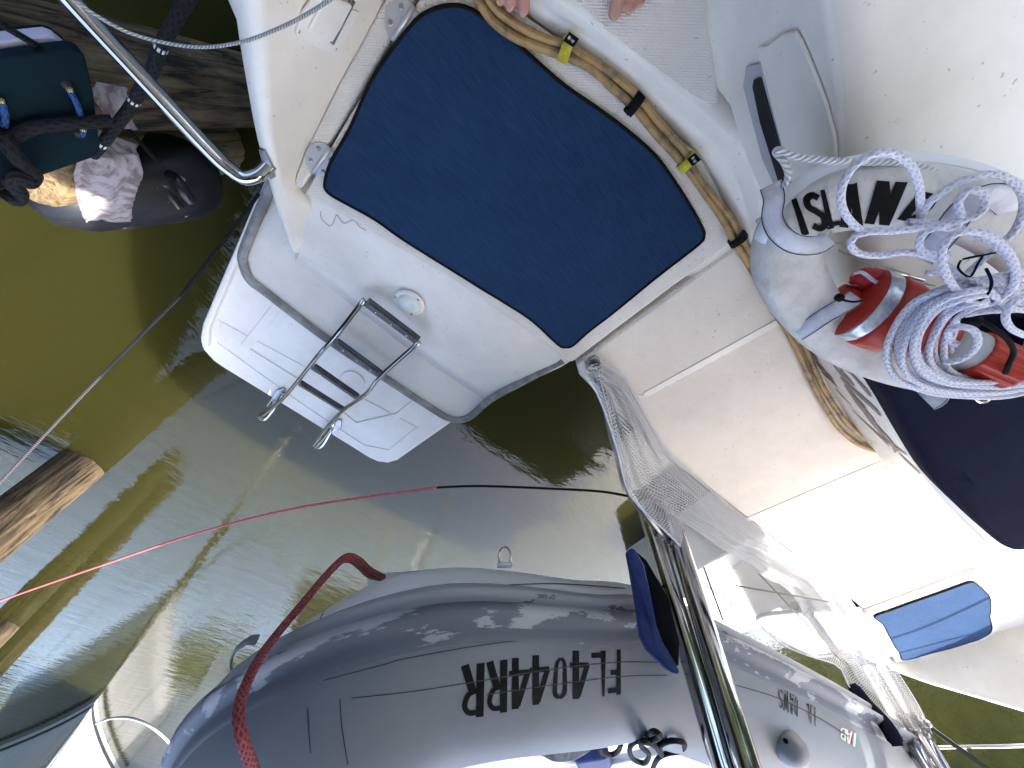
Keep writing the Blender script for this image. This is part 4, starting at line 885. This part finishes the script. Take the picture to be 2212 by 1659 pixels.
rows = [[lg+ln*h+(ln.orthogonal().normalized()*math.cos(a)*1.2+ln.cross(ln.orthogonal()).normalized()*math.sin(a))*r for a in [2*math.pi*k/18 for k in range(18)]] for h, r in ((-.01, .05), (.012, .046), (.03, .036), (.045, .026), (.05, .012))]
lug = loft('oar_lock', rows, TUBE, dinghy, True, closed=True, caps=True)
lathe('lock_hole', [(0, .006), (.004, .008), (.006, .006)], lg+ln*.047+V3(0, 0, -.012), ln, BLACK, lug, 14)
# floor, hull bottom, seat, transom
def dl(i, k, z): return V3(dpath[i].x, dpath[i].y, z)
inn = [dpath[i]+Vector((-ring_at(i)[2].x, -ring_at(i)[2].y, 0))*.08 for i in range(4, 146, 3)]
fl = [V3(p.x, p.y, 1.30+.0*(p.z-1.4)) for p in inn]
mesh('floor', fl, [list(range(len(fl)))], WHITEV, dinghy)
cx = sum(fl, Vector())/len(fl)
bot = [V3(p.x, p.y, 1.28+.5*(p.z-1.45)) for p in inn]; keel = [p.lerp(V3(p.x, -1.38, 1.05), .55) for p in bot]; keel2 = [V3(p.x+.0, -1.38+(p.y+1.38)*.08, 1.04+.5*(max(0, .9-p.x))) for p in bot]
loft('hull_bottom', [bot, keel, keel2], M('dinghy_hull', (.6, .61, .62), .4), dinghy, True)
boxm('transom_board', (2.95, -1.35, 1.45), .05, 1.25, .42, WHITEV, dinghy, bevel=.01)
boxm('seat', (2.0, -1.36, 1.52), .3, 1.2, .03, WHITEV, dinghy, bevel=.008)
boxm('console_step', (1.45, -1.3, 1.40), .35, .6, .2, WHITEV, dinghy, bevel=.02)

# things lying in the dinghy
tag(tube('black_painter', WL([(1395, 1592, 1.60), (1412, 1580, 1.63), (1425, 1590, 1.63), (1400, 1602, 1.62), (1372, 1602, 1.61), (1360, 1618, 1.61), (1368, 1640, 1.6), (1392, 1648, 1.6), (1402, 1630, 1.61), (1385, 1612, 1.62), (1390, 1600, 1.63), (1415, 1612, 1.62), (1430, 1632, 1.6), (1425, 1612, 1.61), (1450, 1600, 1.61), (1478, 1606, 1.61), (1470, 1622, 1.6), (1440, 1628, 1.6), (1420, 1640, 1.6), (1408, 1665, 1.58)]), .0075, ROPEK, None, sides=10, sm=6), 'knotted black rope hung over the dinghy inner tube', 'rope')
tag(tube('black_line', WL([(1295, 1612, 1.58), (1300, 1625, 1.58), (1320, 1630, 1.57), (1335, 1622, 1.57), (1342, 1605, 1.58)]), .008, ROPEK, None, sides=10, sm=5), 'short black rope bight on the dinghy left of the knotted rope', 'rope')
vp = [W(1235, 1612, 1.52), W(1310, 1598, 1.52), W(1318, 1625, 1.5), W(1300, 1662, 1.46), W(1262, 1668, 1.46)]
tag(slab('navy_bag', vp, .05, PADBLUE, None, .02, 3), 'navy bag lying inside the dinghy', 'bag')
gs = cr(WL([(1170, 1622, 1.55), (1200, 1636, 1.56), (1240, 1632, 1.57), (1275, 1612, 1.58)]), 6); T, N = frames(gs)
tag(loft('grey_strap', [[p+N[i]*.012, p-N[i]*.012] for i, p in enumerate(gs)], GREYRUB, None, True, thick=.003), 'grey webbing strap looped over the navy bag in the dinghy', 'strap')

# davit pads
def pad(px_, z, w, label, dv):
    P = cr([W(u, v, zz) for (u, v), zz in zip(px_, z)], 6); T, N = frames(P); rows = []
    for i, p in enumerate(P):
        t = i/(len(P)-1); k = w*(1 if .08 < t < .92 else .72); c = (CAM-p).normalized(); s = T[i].cross(c).normalized()
        rows.append([p+s*(x*k)+c*(y*.026) for x, y in ((-1, -.8), (-1.05, 0), (-.95, .8), (-.4, 1.05), (.4, 1.05), (.95, .8), (1, 0), (.9, -.8))])
    return tag(loft('davit_pad', rows, dv, None, True, closed=True, caps=True), label, 'pad', 'padded chafe boards on the davits')
def padz(v): return 1.27+(v-1196)/254*.31
p1 = tag(slab('davit_pad', [W(u, v, padz(v)) for u, v in [(1349, 1197), (1356, 1188), (1366, 1188), (1386, 1222), (1400, 1290), (1412, 1352), (1426, 1388), (1462, 1450), (1452, 1456), (1430, 1442), (1392, 1404), (1378, 1376), (1370, 1310), (1358, 1240)]], .03, PADBLUE, None, .008, 3), 'blue padded chafe board between the near davit and the dinghy', 'pad', 'padded chafe boards on the davits')
slab('pad_backing', [W(u, v, padz(v)-.02) for u, v in [(1372, 1195), (1392, 1212), (1404, 1232), (1440, 1295), (1462, 1390), (1460, 1440), (1428, 1392), (1412, 1352), (1400, 1285), (1384, 1225)]], .02, BLACK, p1, .004)
tube('pad_strap', WL([(1384, 1252, 1.29), (1405, 1255, 1.3), (1440, 1280, 1.3)]), .012, BLACK, p1, flat=.3)
pad([(1838, 1478), (1870, 1520), (1912, 1565), (1940, 1612)], [1.28, 1.36, 1.45, 1.52], .026, 'dark navy padded chafe board on the far davit by the dinghy stern', NAVY)

# red painter over the bow, red line, dock lines
tag(tube('red_painter', WL([(828, 1246, 1.28), (800, 1232, 1.33), (778, 1212, 1.36), (755, 1202, 1.38), (735, 1212, 1.4), (700, 1248, 1.44), (650, 1308, 1.5), (600, 1368, 1.57), (562, 1420, 1.64), (532, 1478, 1.7), (516, 1530, 1.74), (520, 1585, 1.77), (540, 1645, 1.79), (565, 1710, 1.81)]), .0088, ROPER, None, sides=14, sm=8), 'thick faded red braided painter lying over the dinghy bow tube', 'rope')
rpn = bpy.data.objects['red_painter']
tube('spliced_eye', WL([(735, 1212, 1.402), (757, 1210, 1.385), (776, 1224, 1.36), (798, 1244, 1.325), (822, 1250, 1.28)]), .0075, ROPER, rpn, sides=12, sm=6)
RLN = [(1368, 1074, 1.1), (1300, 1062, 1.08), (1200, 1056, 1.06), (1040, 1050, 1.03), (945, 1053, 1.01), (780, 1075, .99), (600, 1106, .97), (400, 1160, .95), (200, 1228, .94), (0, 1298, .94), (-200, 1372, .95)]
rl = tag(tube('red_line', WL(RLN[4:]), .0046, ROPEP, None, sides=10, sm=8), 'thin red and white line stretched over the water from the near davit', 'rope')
tube('shaded_length', WL(RLN[:5]), .0042, ROPEK, rl, sides=10, sm=6)  # stretch in roof shade, its darkness put into the rope colour
ct = WL([(560, 418, .52), (500, 500, .57), (390, 640, .67)])
sp = tag(tube('spring_line', ct, .0055, ROPEK, None, sides=10, sm=6), 'taut black and grey mooring line from the near hull across the water', 'rope')
tube('served_length', WL([(390, 640, .67), (250, 780, .79), (120, 915, .9), (0, 1043, 1.0), (-150, 1200, 1.12)]), .0048, ROPEG, sp, sides=12, sm=6)
tag(tube('dock_line', WL([(425, -40, 1.0), (404, 0, .98), (368, 62, .96), (345, 107, .94), (329, 153, .92), (299, 202, .90), (280, 234, .88), (247, 277, .87), (222, 310, .86), (200, 335, .85)]), .0115, ROPEKF, None, sides=12, sm=6), 'black dock line with white flecks crossing the dark piling', 'rope')

# ---------------------------------------------------------------- pilings, fender, fender board
def PL(x, y, z=0):                              # plan position, picture-right / picture-up, to scene axes
    v = Matrix.Rotation(YAW, 3, 'Z') @ Vector((x, y, 0)); return V3(v.x, v.y, z)
def piling(base, r, top, label, lean=(0, 0), mat=WOOD, seed=0):
    rnd = random.Random(seed); ph = [rnd.uniform(0, 6.28) for _ in range(6)]; rows = []; S = 40; Hn = 60
    for k in range(Hn+1):
        z = -.5+(top+.5)*k/Hn; row = []
        for j in range(S):
            a = 2*math.pi*j/S
            rr = r*(1+.035*math.sin(3*a+ph[0]+z*.7)+.025*math.sin(7*a+ph[1]+z*1.9)+.018*math.sin(13*a+ph[2]-z*1.1)+.02*math.sin(z*5+ph[3]+2*a))
            row.append(V3(base.x+lean[0]*z+rr*math.cos(a), base.y+lean[1]*z+rr*math.sin(a), z))
        rows.append(row)
    return tag(loft('piling', rows, mat, None, True, closed=True, caps=True), label, 'piling', 'wooden dock pilings')
def reach(u, v, b): 
    d = ray(u, v); return Vector((b.x, b.y)).length/(Vector((d.x, d.y)).length/-d.z)-HC
b1 = W(172, 1006, 0); piling(b1, .142, 2.3, 'sunlit weathered wooden piling standing in the water at the left edge', seed=1)
b2_ = W(8, 1350, 0); piling(b2_, .13, 2.5, 'brown wooden piling at the left edge below the red line', seed=2)
b3 = W(-40, 1470, 0); piling(b3, .14, max(1.5, min(3.5, reach(403, 953, b3))), 'far wooden piling just outside the lower left edge', seed=3)
piling(PL(-1.10, .10), .125, 2.1, 'dark wooden piling in the shade beside the near hull', seed=4)
piling(PL(-1.26, -.09), .10, .80, 'short timber post with pale tan splintered top behind the black fender', mat=WOODT, seed=5)
fa, fb = W(392, 384, .42), W(150, 402, .62)
fax = (fb-fa).normalized(); Lf = (fb-fa).length
fen = tag(lathe('fender', [(-.118, .004), (-.112, .045), (-.09, .085), (-.05, .118), (0, .133), (.06, .138), (Lf*.6, .138), (Lf, .135), (Lf+.08, .1), (Lf+.11, .04)], fa, fax, FENDER, None, 36), 'big black vinyl fender hanging by the near hull, chalky on top', 'fender')
ey = hit(bvh_of(fen), 368, 378, 0) or fa
cn = (CAM-ey).normalized()
tube('eye', [ey+cn*.0, ey+cn*.03+V3(.02, 0, 0), ey+cn*.036+V3(.05, -.02, 0), ey+cn*.02+V3(.08, -.03, 0)], .016, BLACKP, fen, sm=4)
tube('eye_rib', [ey+V3(-.03, -.03, 0)+cn*.01, ey+V3(.02, -.06, 0)+cn*.012, ey+V3(.06, -.08, 0)], .012, BLACKP, fen, sm=4)
# fender board with cord
fbd = thing('fender_board', 'teal foam board with pale edge and blue cord loops hanging at upper left', 'fender board', W(100, 230, .9))
p0 = W(-160, 300, 1.10); bn = (W(205, 210, .94)-p0).cross(W(150, 100, .98)-p0).normalized()
if bn.dot(CAM-p0) < 0: bn = -bn
def onb(pts, h=0): return [Wpl(u, v, p0+bn*h, bn) for u, v in pts]
prism('board', onb([(-160, 150), (0, 128), (100, 113), (150, 106), (170, 109), (184, 121), (192, 150), (204, 210), (217, 318), (214, 334), (196, 344), (60, 392), (-160, 470)]), .03, TEAL, fbd, .008, 3, -bn)
prism('pale_edge', onb([(-160, 113), (0, 90), (104, 78), (122, 84), (156, 112), (100, 125), (0, 140), (-160, 160)], -.032), .03, PALE, fbd, .003, 2, -bn)
prism('base_layer', onb([(-160, 104), (0, 82), (100, 72), (120, 78), (150, 100), (0, 130), (-160, 150)], -.066), .03, NAVY, fbd, .003, 2, -bn)
tube('cord', [p+bn*.012 for p in [Wpl(u, v, p0, bn) for u, v in [(143, 182), (150, 196), (160, 215), (170, 245), (174, 268), (172, 285)]]], .0055, ROPEB, fbd, sides=8, sm=5)
tube('cord', [p+bn*.012 for p in [Wpl(u, v, p0, bn) for u, v in [(-6, 205), (2, 225), (6, 250), (4, 265)]]], .0055, ROPEB, fbd, sides=8, sm=5)
for u, v in ((145, 184), (171, 290)): lathe('hole', [(-.002, .009), (.0015, .009)], Wpl(u, v, p0, bn), bn, DARKGAP, fbd, 14)
tag(tube('black_strap', [Wpl(u, v, p0, bn)+bn*.02 for u, v in [(-40, 290), (15, 282), (60, 262), (120, 254), (180, 250), (235, 247)]], .012, ROPEK, None, sides=10, sm=5), 'black rope tied straight across the teal board', 'rope')
tag(tube('black_knot', [Wpl(u, v, p0, bn)+bn*h for u, v, h in [(-10, 270, .03), (12, 300, .05), (40, 330, .05), (56, 350, .04), (40, 358, .05), (15, 335, .06), (5, 360, .05), (30, 395, .03), (28, 418, .02), (5, 400, .03)]], .014, ROPEK, None, sides=10, sm=5), 'black rope knot hanging at the left edge over the teal board', 'rope')
tag(tube('thin_black_line', WL([(-10, 45, 1.1), (40, 75, 1.05), (150, 145, .85), (230, 235, .75), (300, 305, .66), (350, 360, .60)]), .006, ROPEK, None, sides=8, sm=4), 'thin black line running down to the black fender', 'rope')
def cloth(px_, z, w0, label, seed):
    P = cr([W(u, v, zz) for (u, v), zz in zip(px_, z)], 8); T, N = frames(P); rnd = random.Random(seed); rows = []
    for i, p in enumerate(P):
        c = (CAM-p).normalized(); s = T[i].cross(c).normalized(); t = i/(len(P)-1); w = w0*(1+.15*math.sin(t*5+seed))
        rows.append([p+s*(w*(j/8-.5)+rnd.uniform(-.002, .002))+c*(.008*math.sin(j*1.1+t*6)+.004*math.sin(j*2.3)) for j in range(9)])
    return tag(loft('canvas_strip', rows, CANVAS, None, True, thick=.004), label, 'canvas strip', 'frayed canvas chafe strips')
cloth([(214, 178), (222, 205), (232, 240), (244, 275)], [.80, .80, .79, .78], .085, 'frayed canvas strip on the dark piling right of the teal board', 2)
cloth([(244, 292), (240, 325), (248, 350), (232, 385), (228, 425), (232, 470), (238, 486)], [.76, .79, .80, .79, .75, .68, .62], .10, 'pale frayed canvas chafe strip wrapped over the black fender', 5)

# ---------------------------------------------------------------- neighbouring boats and an added roof that blocks sky
def sailboat(p0, ax, label, n_wl, Lh=9.0, fb=1.15, rake=.85, bmax=1.45, mast=True, name='sailboat'):
    ax = ax.normalized(); sd = V3(-ax.y, ax.x, 0)
    b = thing(name, label, 'sailboat', p0)
    def sec(x):
        t = x/Lh; bw = bmax*.92*min(1, t*1.75)**1.25; bs_ = bmax*min(1, t*1.9+.03)**1.05; z = fb-.28*t*(1-.4*t)
        xo = -rake*(1-min(t*3, 1))
        return [(x+xo, bs_, z), (x+xo*.6, bw+(bs_-bw)*.62, z*.62), (x+xo*.25, bw+(bs_-bw)*.22, z*.28), (x, bw, 0), (x+.05, bw*.8, -.25)]
    rows = []
    for k in range(25):
        s = sec(Lh*(k/24)**1.4); pt = [p0+ax*a+sd*y+V3(0, 0, z) for a, y, z in s]; pm = [p0+ax*a-sd*y+V3(0, 0, z) for a, y, z in reversed(s)]
        top = p0+ax*s[0][0]+V3(0, 0, s[0][2]+.05); rows.append(pt+pm+[top])
    loft('hull', rows, WHITEV, b, True, closed=True, caps=True)
    for zf_, w, mt in ((.93, .03, SEAM), (.80, .008, STEEL), (.66, .012, GREYFR), (.07, .05, SEAM)):
        for sg in (-1, 1):
            r = []
            for k in range(25):
                s = sec(Lh*(k/24)**1.4); 
                def lv(zq):
                    for u, v in zip(s, s[1:]):
                        if v[2] <= zq <= u[2]:
                            t = (zq-v[2])/(u[2]-v[2]); return p0+ax*(v[0]+(u[0]-v[0])*t-.004)+sd*(sg*(v[1]+(u[1]-v[1])*t+.006))+V3(0, 0, zq)
                    return p0+ax*s[0][0]+sd*sg*s[0][1]+V3(0, 0, zq)
                r.append([lv(s[0][2]*zf_), lv(s[0][2]*zf_+w)])
            loft('hull_stripe', r, mt, b, True)
    q = [p0+ax*3.0+sd*.5, p0+ax*6.6+sd*.75, p0+ax*6.6-sd*.75, p0+ax*3.0-sd*.5]
    prism('cabin', [V3(v.x, v.y, 1.45) for v in q], .6, WHITEV, b, .08, 3)
    for sg in (-1, 1):
        for x in (3.6, 4.6, 5.5):
            c = p0+ax*x+sd*sg*(.5+.07*(x-3)+.012)+V3(0, 0, 1.25); boxm('window', c, .55, .02, .16, BLACKP, b, Matrix((ax, sd, V3(0, 0, 1))).transposed(), .01)
    if mast:
        m0 = p0+ax*3.4; tube('mast', [m0+V3(0, 0, 1.3), m0+V3(0, 0, 11.5)], .075, STEEL, b, sm=1, sides=14)
        tube('boom', [m0+V3(0, 0, 2.4), m0+ax*3.6+V3(0, 0, 2.5)], .06, STEEL, b, sm=1)
        tube('sail_cover', [m0+V3(0, 0, 2.6), m0+ax*1.8+V3(0, 0, 2.66), m0+ax*3.4+V3(0, 0, 2.6)], .14, NAVY, b, sm=4)
        tube('forestay', [p0-ax*(rake-.05)+V3(0, 0, fb), m0+V3(0, 0, 11.3)], .02, STEEL, b, sm=1, sides=6)
        for sg in (-1, 1): tube('shroud', [m0+sd*sg*1.25+V3(0, 0, 1), m0+V3(0, 0, 11)], .006, STEEL, b, sm=1, sides=6)
    pu = [p0-ax*rake*.8+sd*.05+V3(0, 0, fb+.6), p0+ax*.9+sd*.6+V3(0, 0, fb+.6)]; pu2 = [p0-ax*rake*.8-sd*.05+V3(0, 0, fb+.6), p0+ax*.9-sd*.6+V3(0, 0, fb+.6)]
    tube('bow_rail', [pu[1], pu[0], pu2[0], pu2[1]], .013, STEEL, b, sm=4)
    return b, ax, sd
pb = W(212, 1508, 0); axb = ((W(0, 1653, 0)-pb).normalized()+(W(212, 1645, 0)-pb).normalized())
sb, ax_, sd_ = sailboat(pb, axb, 'white sailboat bow with dark stripes at the lower left corner', 3)
pr2 = WL([(208, 1563, .75), (240, 1552, .8), (285, 1552, .85), (330, 1572, .9), (372, 1612, .95), (420, 1680, 1.0)])
tag(tube('bow_line', pr2, .010, ROPE3, None, sides=8, sm=6), 'pale line curving from the white sailboat bow toward the dinghy', 'rope')
def yacht(c, ax, label):
    sd = V3(-ax.y, ax.x, 0); b = thing('motor_yacht', label, 'motor yacht', c)
    def q(x0, x1, w0, w1, z): return [c+ax*x0-sd*w0+V3(0, 0, z), c+ax*x1-sd*w1+V3(0, 0, z), c+ax*x1+sd*w1+V3(0, 0, z), c+ax*x0+sd*w0+V3(0, 0, z)]
    hp = [c+ax*x+sd*w+V3(0, 0, 1.35) for x, w in ((-5.2, -1.6), (2, -1.75), (4, -1.2), (5.8, 0), (4, 1.2), (2, 1.75), (-5.2, 1.6))]
    prism('hull', hp, 1.9, WHITEV, b, .1, 3)
    prism('cabin', q(-3.6, 2.2, 1.35, 1.2, 2.5), 1.2, WHITEV, b, .08, 3)
    R_ = Matrix((ax, sd, V3(0, 0, 1))).transposed()
    for x in (-2.9, -1.5, -.1, 1.2):
        for sg in (-1, 1): boxm('window', c+ax*x+sd*sg*1.33+V3(0, 0, 2.05), 1.1, .06, .5, BLACKP, b, R_, .03)
    prism('bridge_canvas', q(-4.4, .8, 1.3, 1.2, 4.3), 1.5, PADBLUE, b, .12, 3)
    prism('bridge_roof', q(-4.6, 1.2, 1.4, 1.3, 4.5), .12, WHITEV, b, .04)
    tube('radar_mast', [c+ax*-1+V3(0, 0, 4.4), c+ax*-1.2+V3(0, 0, 7.8)], .06, WHITEV, b, sm=1)
    for sg in (-1, 1): tube('outrigger', [c+ax*-2+sd*sg*1.3+V3(0, 0, 3), c+ax*-3+sd*sg*2+V3(0, 0, 9)], .04, STEEL, b, sm=1)
    tube('bow_rail', [c+ax*1.5-sd*1.5+V3(0, 0, 2.1), c+ax*4-sd*1.1+V3(0, 0, 2.1), c+ax*5.6+V3(0, 0, 2.15), c+ax*4+sd*1.1+V3(0, 0, 2.1), c+ax*1.5+sd*1.5+V3(0, 0, 2.1)], .02, STEEL, b, sm=4)
    return b
yacht(PL(-6.0, -13.2), PL(-.86, .38).normalized(), 'white motor yacht with dark blue canvas moored beyond the dinghy')
DARKB = M('dark_boards', (.035, .03, .025), .85, col2=(.06, .05, .04), ns=5); ROOFM = M('roof_shingle', (.06, .055, .05), .9)
bh = thing('sky_blocker', 'unseen dark roof added to block sky and darken the water at left', 'sky_blocker', PL(-8, 1))  # added unseen roof; blocks sky so the water at left reads dark
rf_ = [PL(-2.5, .0, 3.3), PL(-4.4, -2.2, 3.3), PL(-7.4, -5.0, 3.3), PL(-16, -4, 3.6), PL(-16, 9, 3.6), PL(-2.5, 9, 3.3)]
prism('roof', rf_, .15, ROOFM, bh)
prism('ridge_roof', [PL(-6.4, -2.4, 5.4), PL(-8, -3.6, 5.4), PL(-16, -2.5, 5.6), PL(-16, 8, 5.6), PL(-6.4, 8, 5.4)], 2.0, ROOFM, bh)
for i, (x, y) in enumerate(((-4.7, 1.5), (-4.7, 5), (-4.7, 8.6), (-15.5, -3.5))): lathe('post', [(0, .1), (3.5, .1)], PL(x, y, -.2), (0, 0, 1), WOOD, bh, 14)
prism('dock_deck', [PL(-2.6, 9, .9), PL(-2.6, .9, .9), PL(-4.3, .9, .9), PL(-4.3, 9, .9)], .12, DARKB, bh)
prism('back_wall', [PL(-9, 9, 3.2), PL(-9, -3, 3.2), PL(-9.2, -3, 3.2), PL(-9.2, 9, 3.2)], 3.4, DARKB, bh)

# added ring of unseen trees that darkens low sky reflections
def shore():
    rnd = random.Random(3); V = []; F = []; N_ = 240
    for k in range(N_):
        a = 2*math.pi*k/N_; h = 12+2.4*math.sin(a*5+1)+1.6*math.sin(a*17)+rnd.uniform(-1.2, 1.2); d = 42+5*math.sin(a*3)+rnd.uniform(-1.2, 1.2)
        for q, (dd, zz) in enumerate(((0, -.5), (.8, h*.35), (-.6, h*.55), (1.4, h*.8), (4, h), (9, h*.7))):
            V.append(V3(math.cos(a)*(d+dd+rnd.uniform(-.7, .7)), math.sin(a)*(d+dd+rnd.uniform(-.7, .7)), zz+rnd.uniform(-.4, .4)*(zz > 0)))
    for k in range(N_):
        l = (k+1) % N_
        for q in range(5): F.append([k*6+q, l*6+q, l*6+q+1, k*6+q+1])
    tag(mesh('added_trees', V, F, M('added_foliage', (.03, .045, .018), .9, col2=(.06, .08, .03), ns=.8)), 'unseen dark green trees added round the basin to darken reflections', 'trees', kind='stuff')
shore()

# ---------------------------------------------------------------- the barefoot person at the top edge
FW = PL(0, -1); LTL = PL(1, 0)
def capsules(name, caps, mat, parent, vox, smooth_it=6):
    V = []; F = []
    for a, b, ra, rb in caps:
        a, b = Vector(a), Vector(b); d = (b-a); L = d.length; d = d.normalized() if L > 1e-6 else V3(0, 0, 1)
        n = d.orthogonal().normalized(); e = d.cross(n); rings = []
        for k in range(5): t = math.pi/2*(k/4); rings.append((a-d*(ra*math.cos(t)), max(ra*math.sin(t), 1e-4)))
        for k in range(5): t = math.pi/2*(1-k/4); rings.append((b+d*(rb*math.cos(t)), max(rb*math.sin(t), 1e-4)))
        base = len(V); S = 14
        for c, r in rings: V += [c+(n*math.cos(2*math.pi*j/S)+e*math.sin(2*math.pi*j/S))*r for j in range(S)]
        for i in range(len(rings)-1):
            for j in range(S): F.append([base+i*S+j, base+i*S+(j+1) % S, base+(i+1)*S+(j+1) % S, base+(i+1)*S+j])
        F += [[base+j for j in range(S)], [base+(len(rings)-1)*S+j for j in range(S)]]
    o = mesh(name, V, F, mat, parent, True)
    r = o.modifiers.new('remesh', 'REMESH'); r.mode = 'VOXEL'; r.voxel_size = vox; r.use_smooth_shade = True
    s = o.modifiers.new('smooth', 'SMOOTH'); s.factor = .5; s.iterations = smooth_it
    return o
person = thing('person', 'barefoot person standing at the top edge, only toes showing', 'person', W(1200, -120, .96))
caps = []; nails = []
def foot(tip, inner, gz, splay):                # inner: +1 when the big toe lies toward picture-right
    fw = (FW+LTL*splay).normalized(); rt = Vector((-fw.y, fw.x, 0)); rt = rt if rt.dot(LTL) > 0 else -rt
    z = gz
    for k, (dx, dy, r, ln) in enumerate([(0, 0, .0125, .045), (.025, -.004, .0088, .04), (.043, -.013, .0082, .036), (.059, -.024, .0078, .032), (.073, -.037, .0074, .028)]):
        t = tip+fw*(dy-.012)-rt*(inner*dx); t.z = z+r+.001
        mid = t-fw*.018+V3(0, 0, .006); bk = t-fw*(ln+.02)+V3(0, 0, .010)
        caps.extend([(t, mid, r, r*.95), (mid, bk, r*.95, r*1.15)])
        nails.append((t+V3(0, 0, r*.80)+fw*r*.25, r, fw, rt))
    ball = tip-fw*.075; heel = tip-fw*.235-rt*(inner*.02)
    for dx in (0, .03, .058):
        q = ball-rt*(inner*dx)-fw*(dx*.35); q.z = z+.022; h = heel+V3(0, 0, 0); h.z = z+.032
        caps.append((q, (q+h)/2+V3(0, 0, .012), .021, .03))
    h = Vector((heel.x, heel.y, z+.03)); an = heel+fw*.035; an = Vector((an.x, an.y, z+.085))
    caps.extend([(h, an, .029, .036), (Vector((ball.x, ball.y, z+.03))-rt*inner*.03, an, .028, .036)])
    return an
tr = W(1131, 40, .975); tr.z = 0; tl = W(1326, 46, 1.02); tl.z = 0
ar = foot(tr, 1, .972, .04); al = foot(tl, -1, 1.006, .0)
hips = (ar+al)/2-FW*.04; hz = .97+.86
hr = Vector((hips.x, hips.y, hz))-LTL*.09; hl2 = Vector((hips.x, hips.y, hz))+LTL*.09
for an, hp in ((ar, hr), (al, hl2)):
    kn = an.lerp(hp, .52)+FW*.02; cf = an.lerp(kn, .62)-FW*.02
    caps.extend([(an, cf, .037, .055), (cf, kn, .055, .052), (kn, hp, .054, .082)])
chest = (hr+hl2)/2+V3(0, 0, .42)-FW*.03; neck = chest+V3(0, 0, .16); head = neck+V3(0, 0, .16)+FW*.03
caps.extend([(hr, hl2, .1, .1), ((hr+hl2)/2, chest, .125, .14), (chest, neck, .12, .055), (neck, head, .055, .09), (head, head+V3(0, 0, .05), .088, .085), (head+FW*.085, head+FW*.1-V3(0, 0, .02), .014, .016)])
for sg in (-1, 1):
    sh_ = chest+LTL*sg*.17+V3(0, 0, .07); el = sh_+V3(0, 0, -.27)+LTL*sg*.05-FW*.03; wr = el+V3(0, 0, -.2)+FW*.06
    caps.extend([(chest+V3(0, 0, .06), sh_, .09, .06), (sh_, el, .052, .042), (el, wr, .042, .028), (wr, wr+V3(0, 0, -.06), .03, .034)])
    for k in range(4):
        a = wr+V3(0, 0, -.07)+FW*(.03-.02*k); caps.append((a, a+V3(0, 0, -.06+.006*abs(k-1.5))+LTL*(-sg*.012), .010, .008))
    caps.append((wr+V3(0, 0, -.03)+FW*.03, wr+V3(0, 0, -.075)+FW*.055, .012, .010))
body = capsules('body', caps, SKINM, person, .0036, 5)
for c, r, fw, rt in nails:
    n = 12; pts = []
    for k in range(n):
        a = 2*math.pi*k/n; x, y = math.cos(a)*r*.62, math.sin(a)*r*.75
        pts.append(c+rt*x+fw*y+V3(0, 0, .0005-abs(x)*.25-max(0, y)*.35))
    prism('toenail', pts, .002, NAIL, person, .0005)
capsules('shorts', [(hr, hl2, .115, .115), (hr, hr.lerp(ar, .36), .11, .105), (hl2, hl2.lerp(al, .36), .11, .105), ((hr+hl2)/2, (hr+hl2)/2+V3(0, 0, .1), .125, .135)], M('khaki_cloth', (.3, .26, .19), .9), person, .01)
capsules('shirt', [((hr+hl2)/2+V3(0, 0, .08), chest, .14, .155), (chest, chest+V3(0, 0, .1), .15, .09), (chest+LTL*.05+V3(0, 0, .06), chest+LTL*.19+V3(0, 0, .02), .1, .07), (chest-LTL*.05+V3(0, 0, .06), chest-LTL*.19+V3(0, 0, .02), .1, .07)], M('pale_shirt', (.5, .55, .6), .9), person, .01)
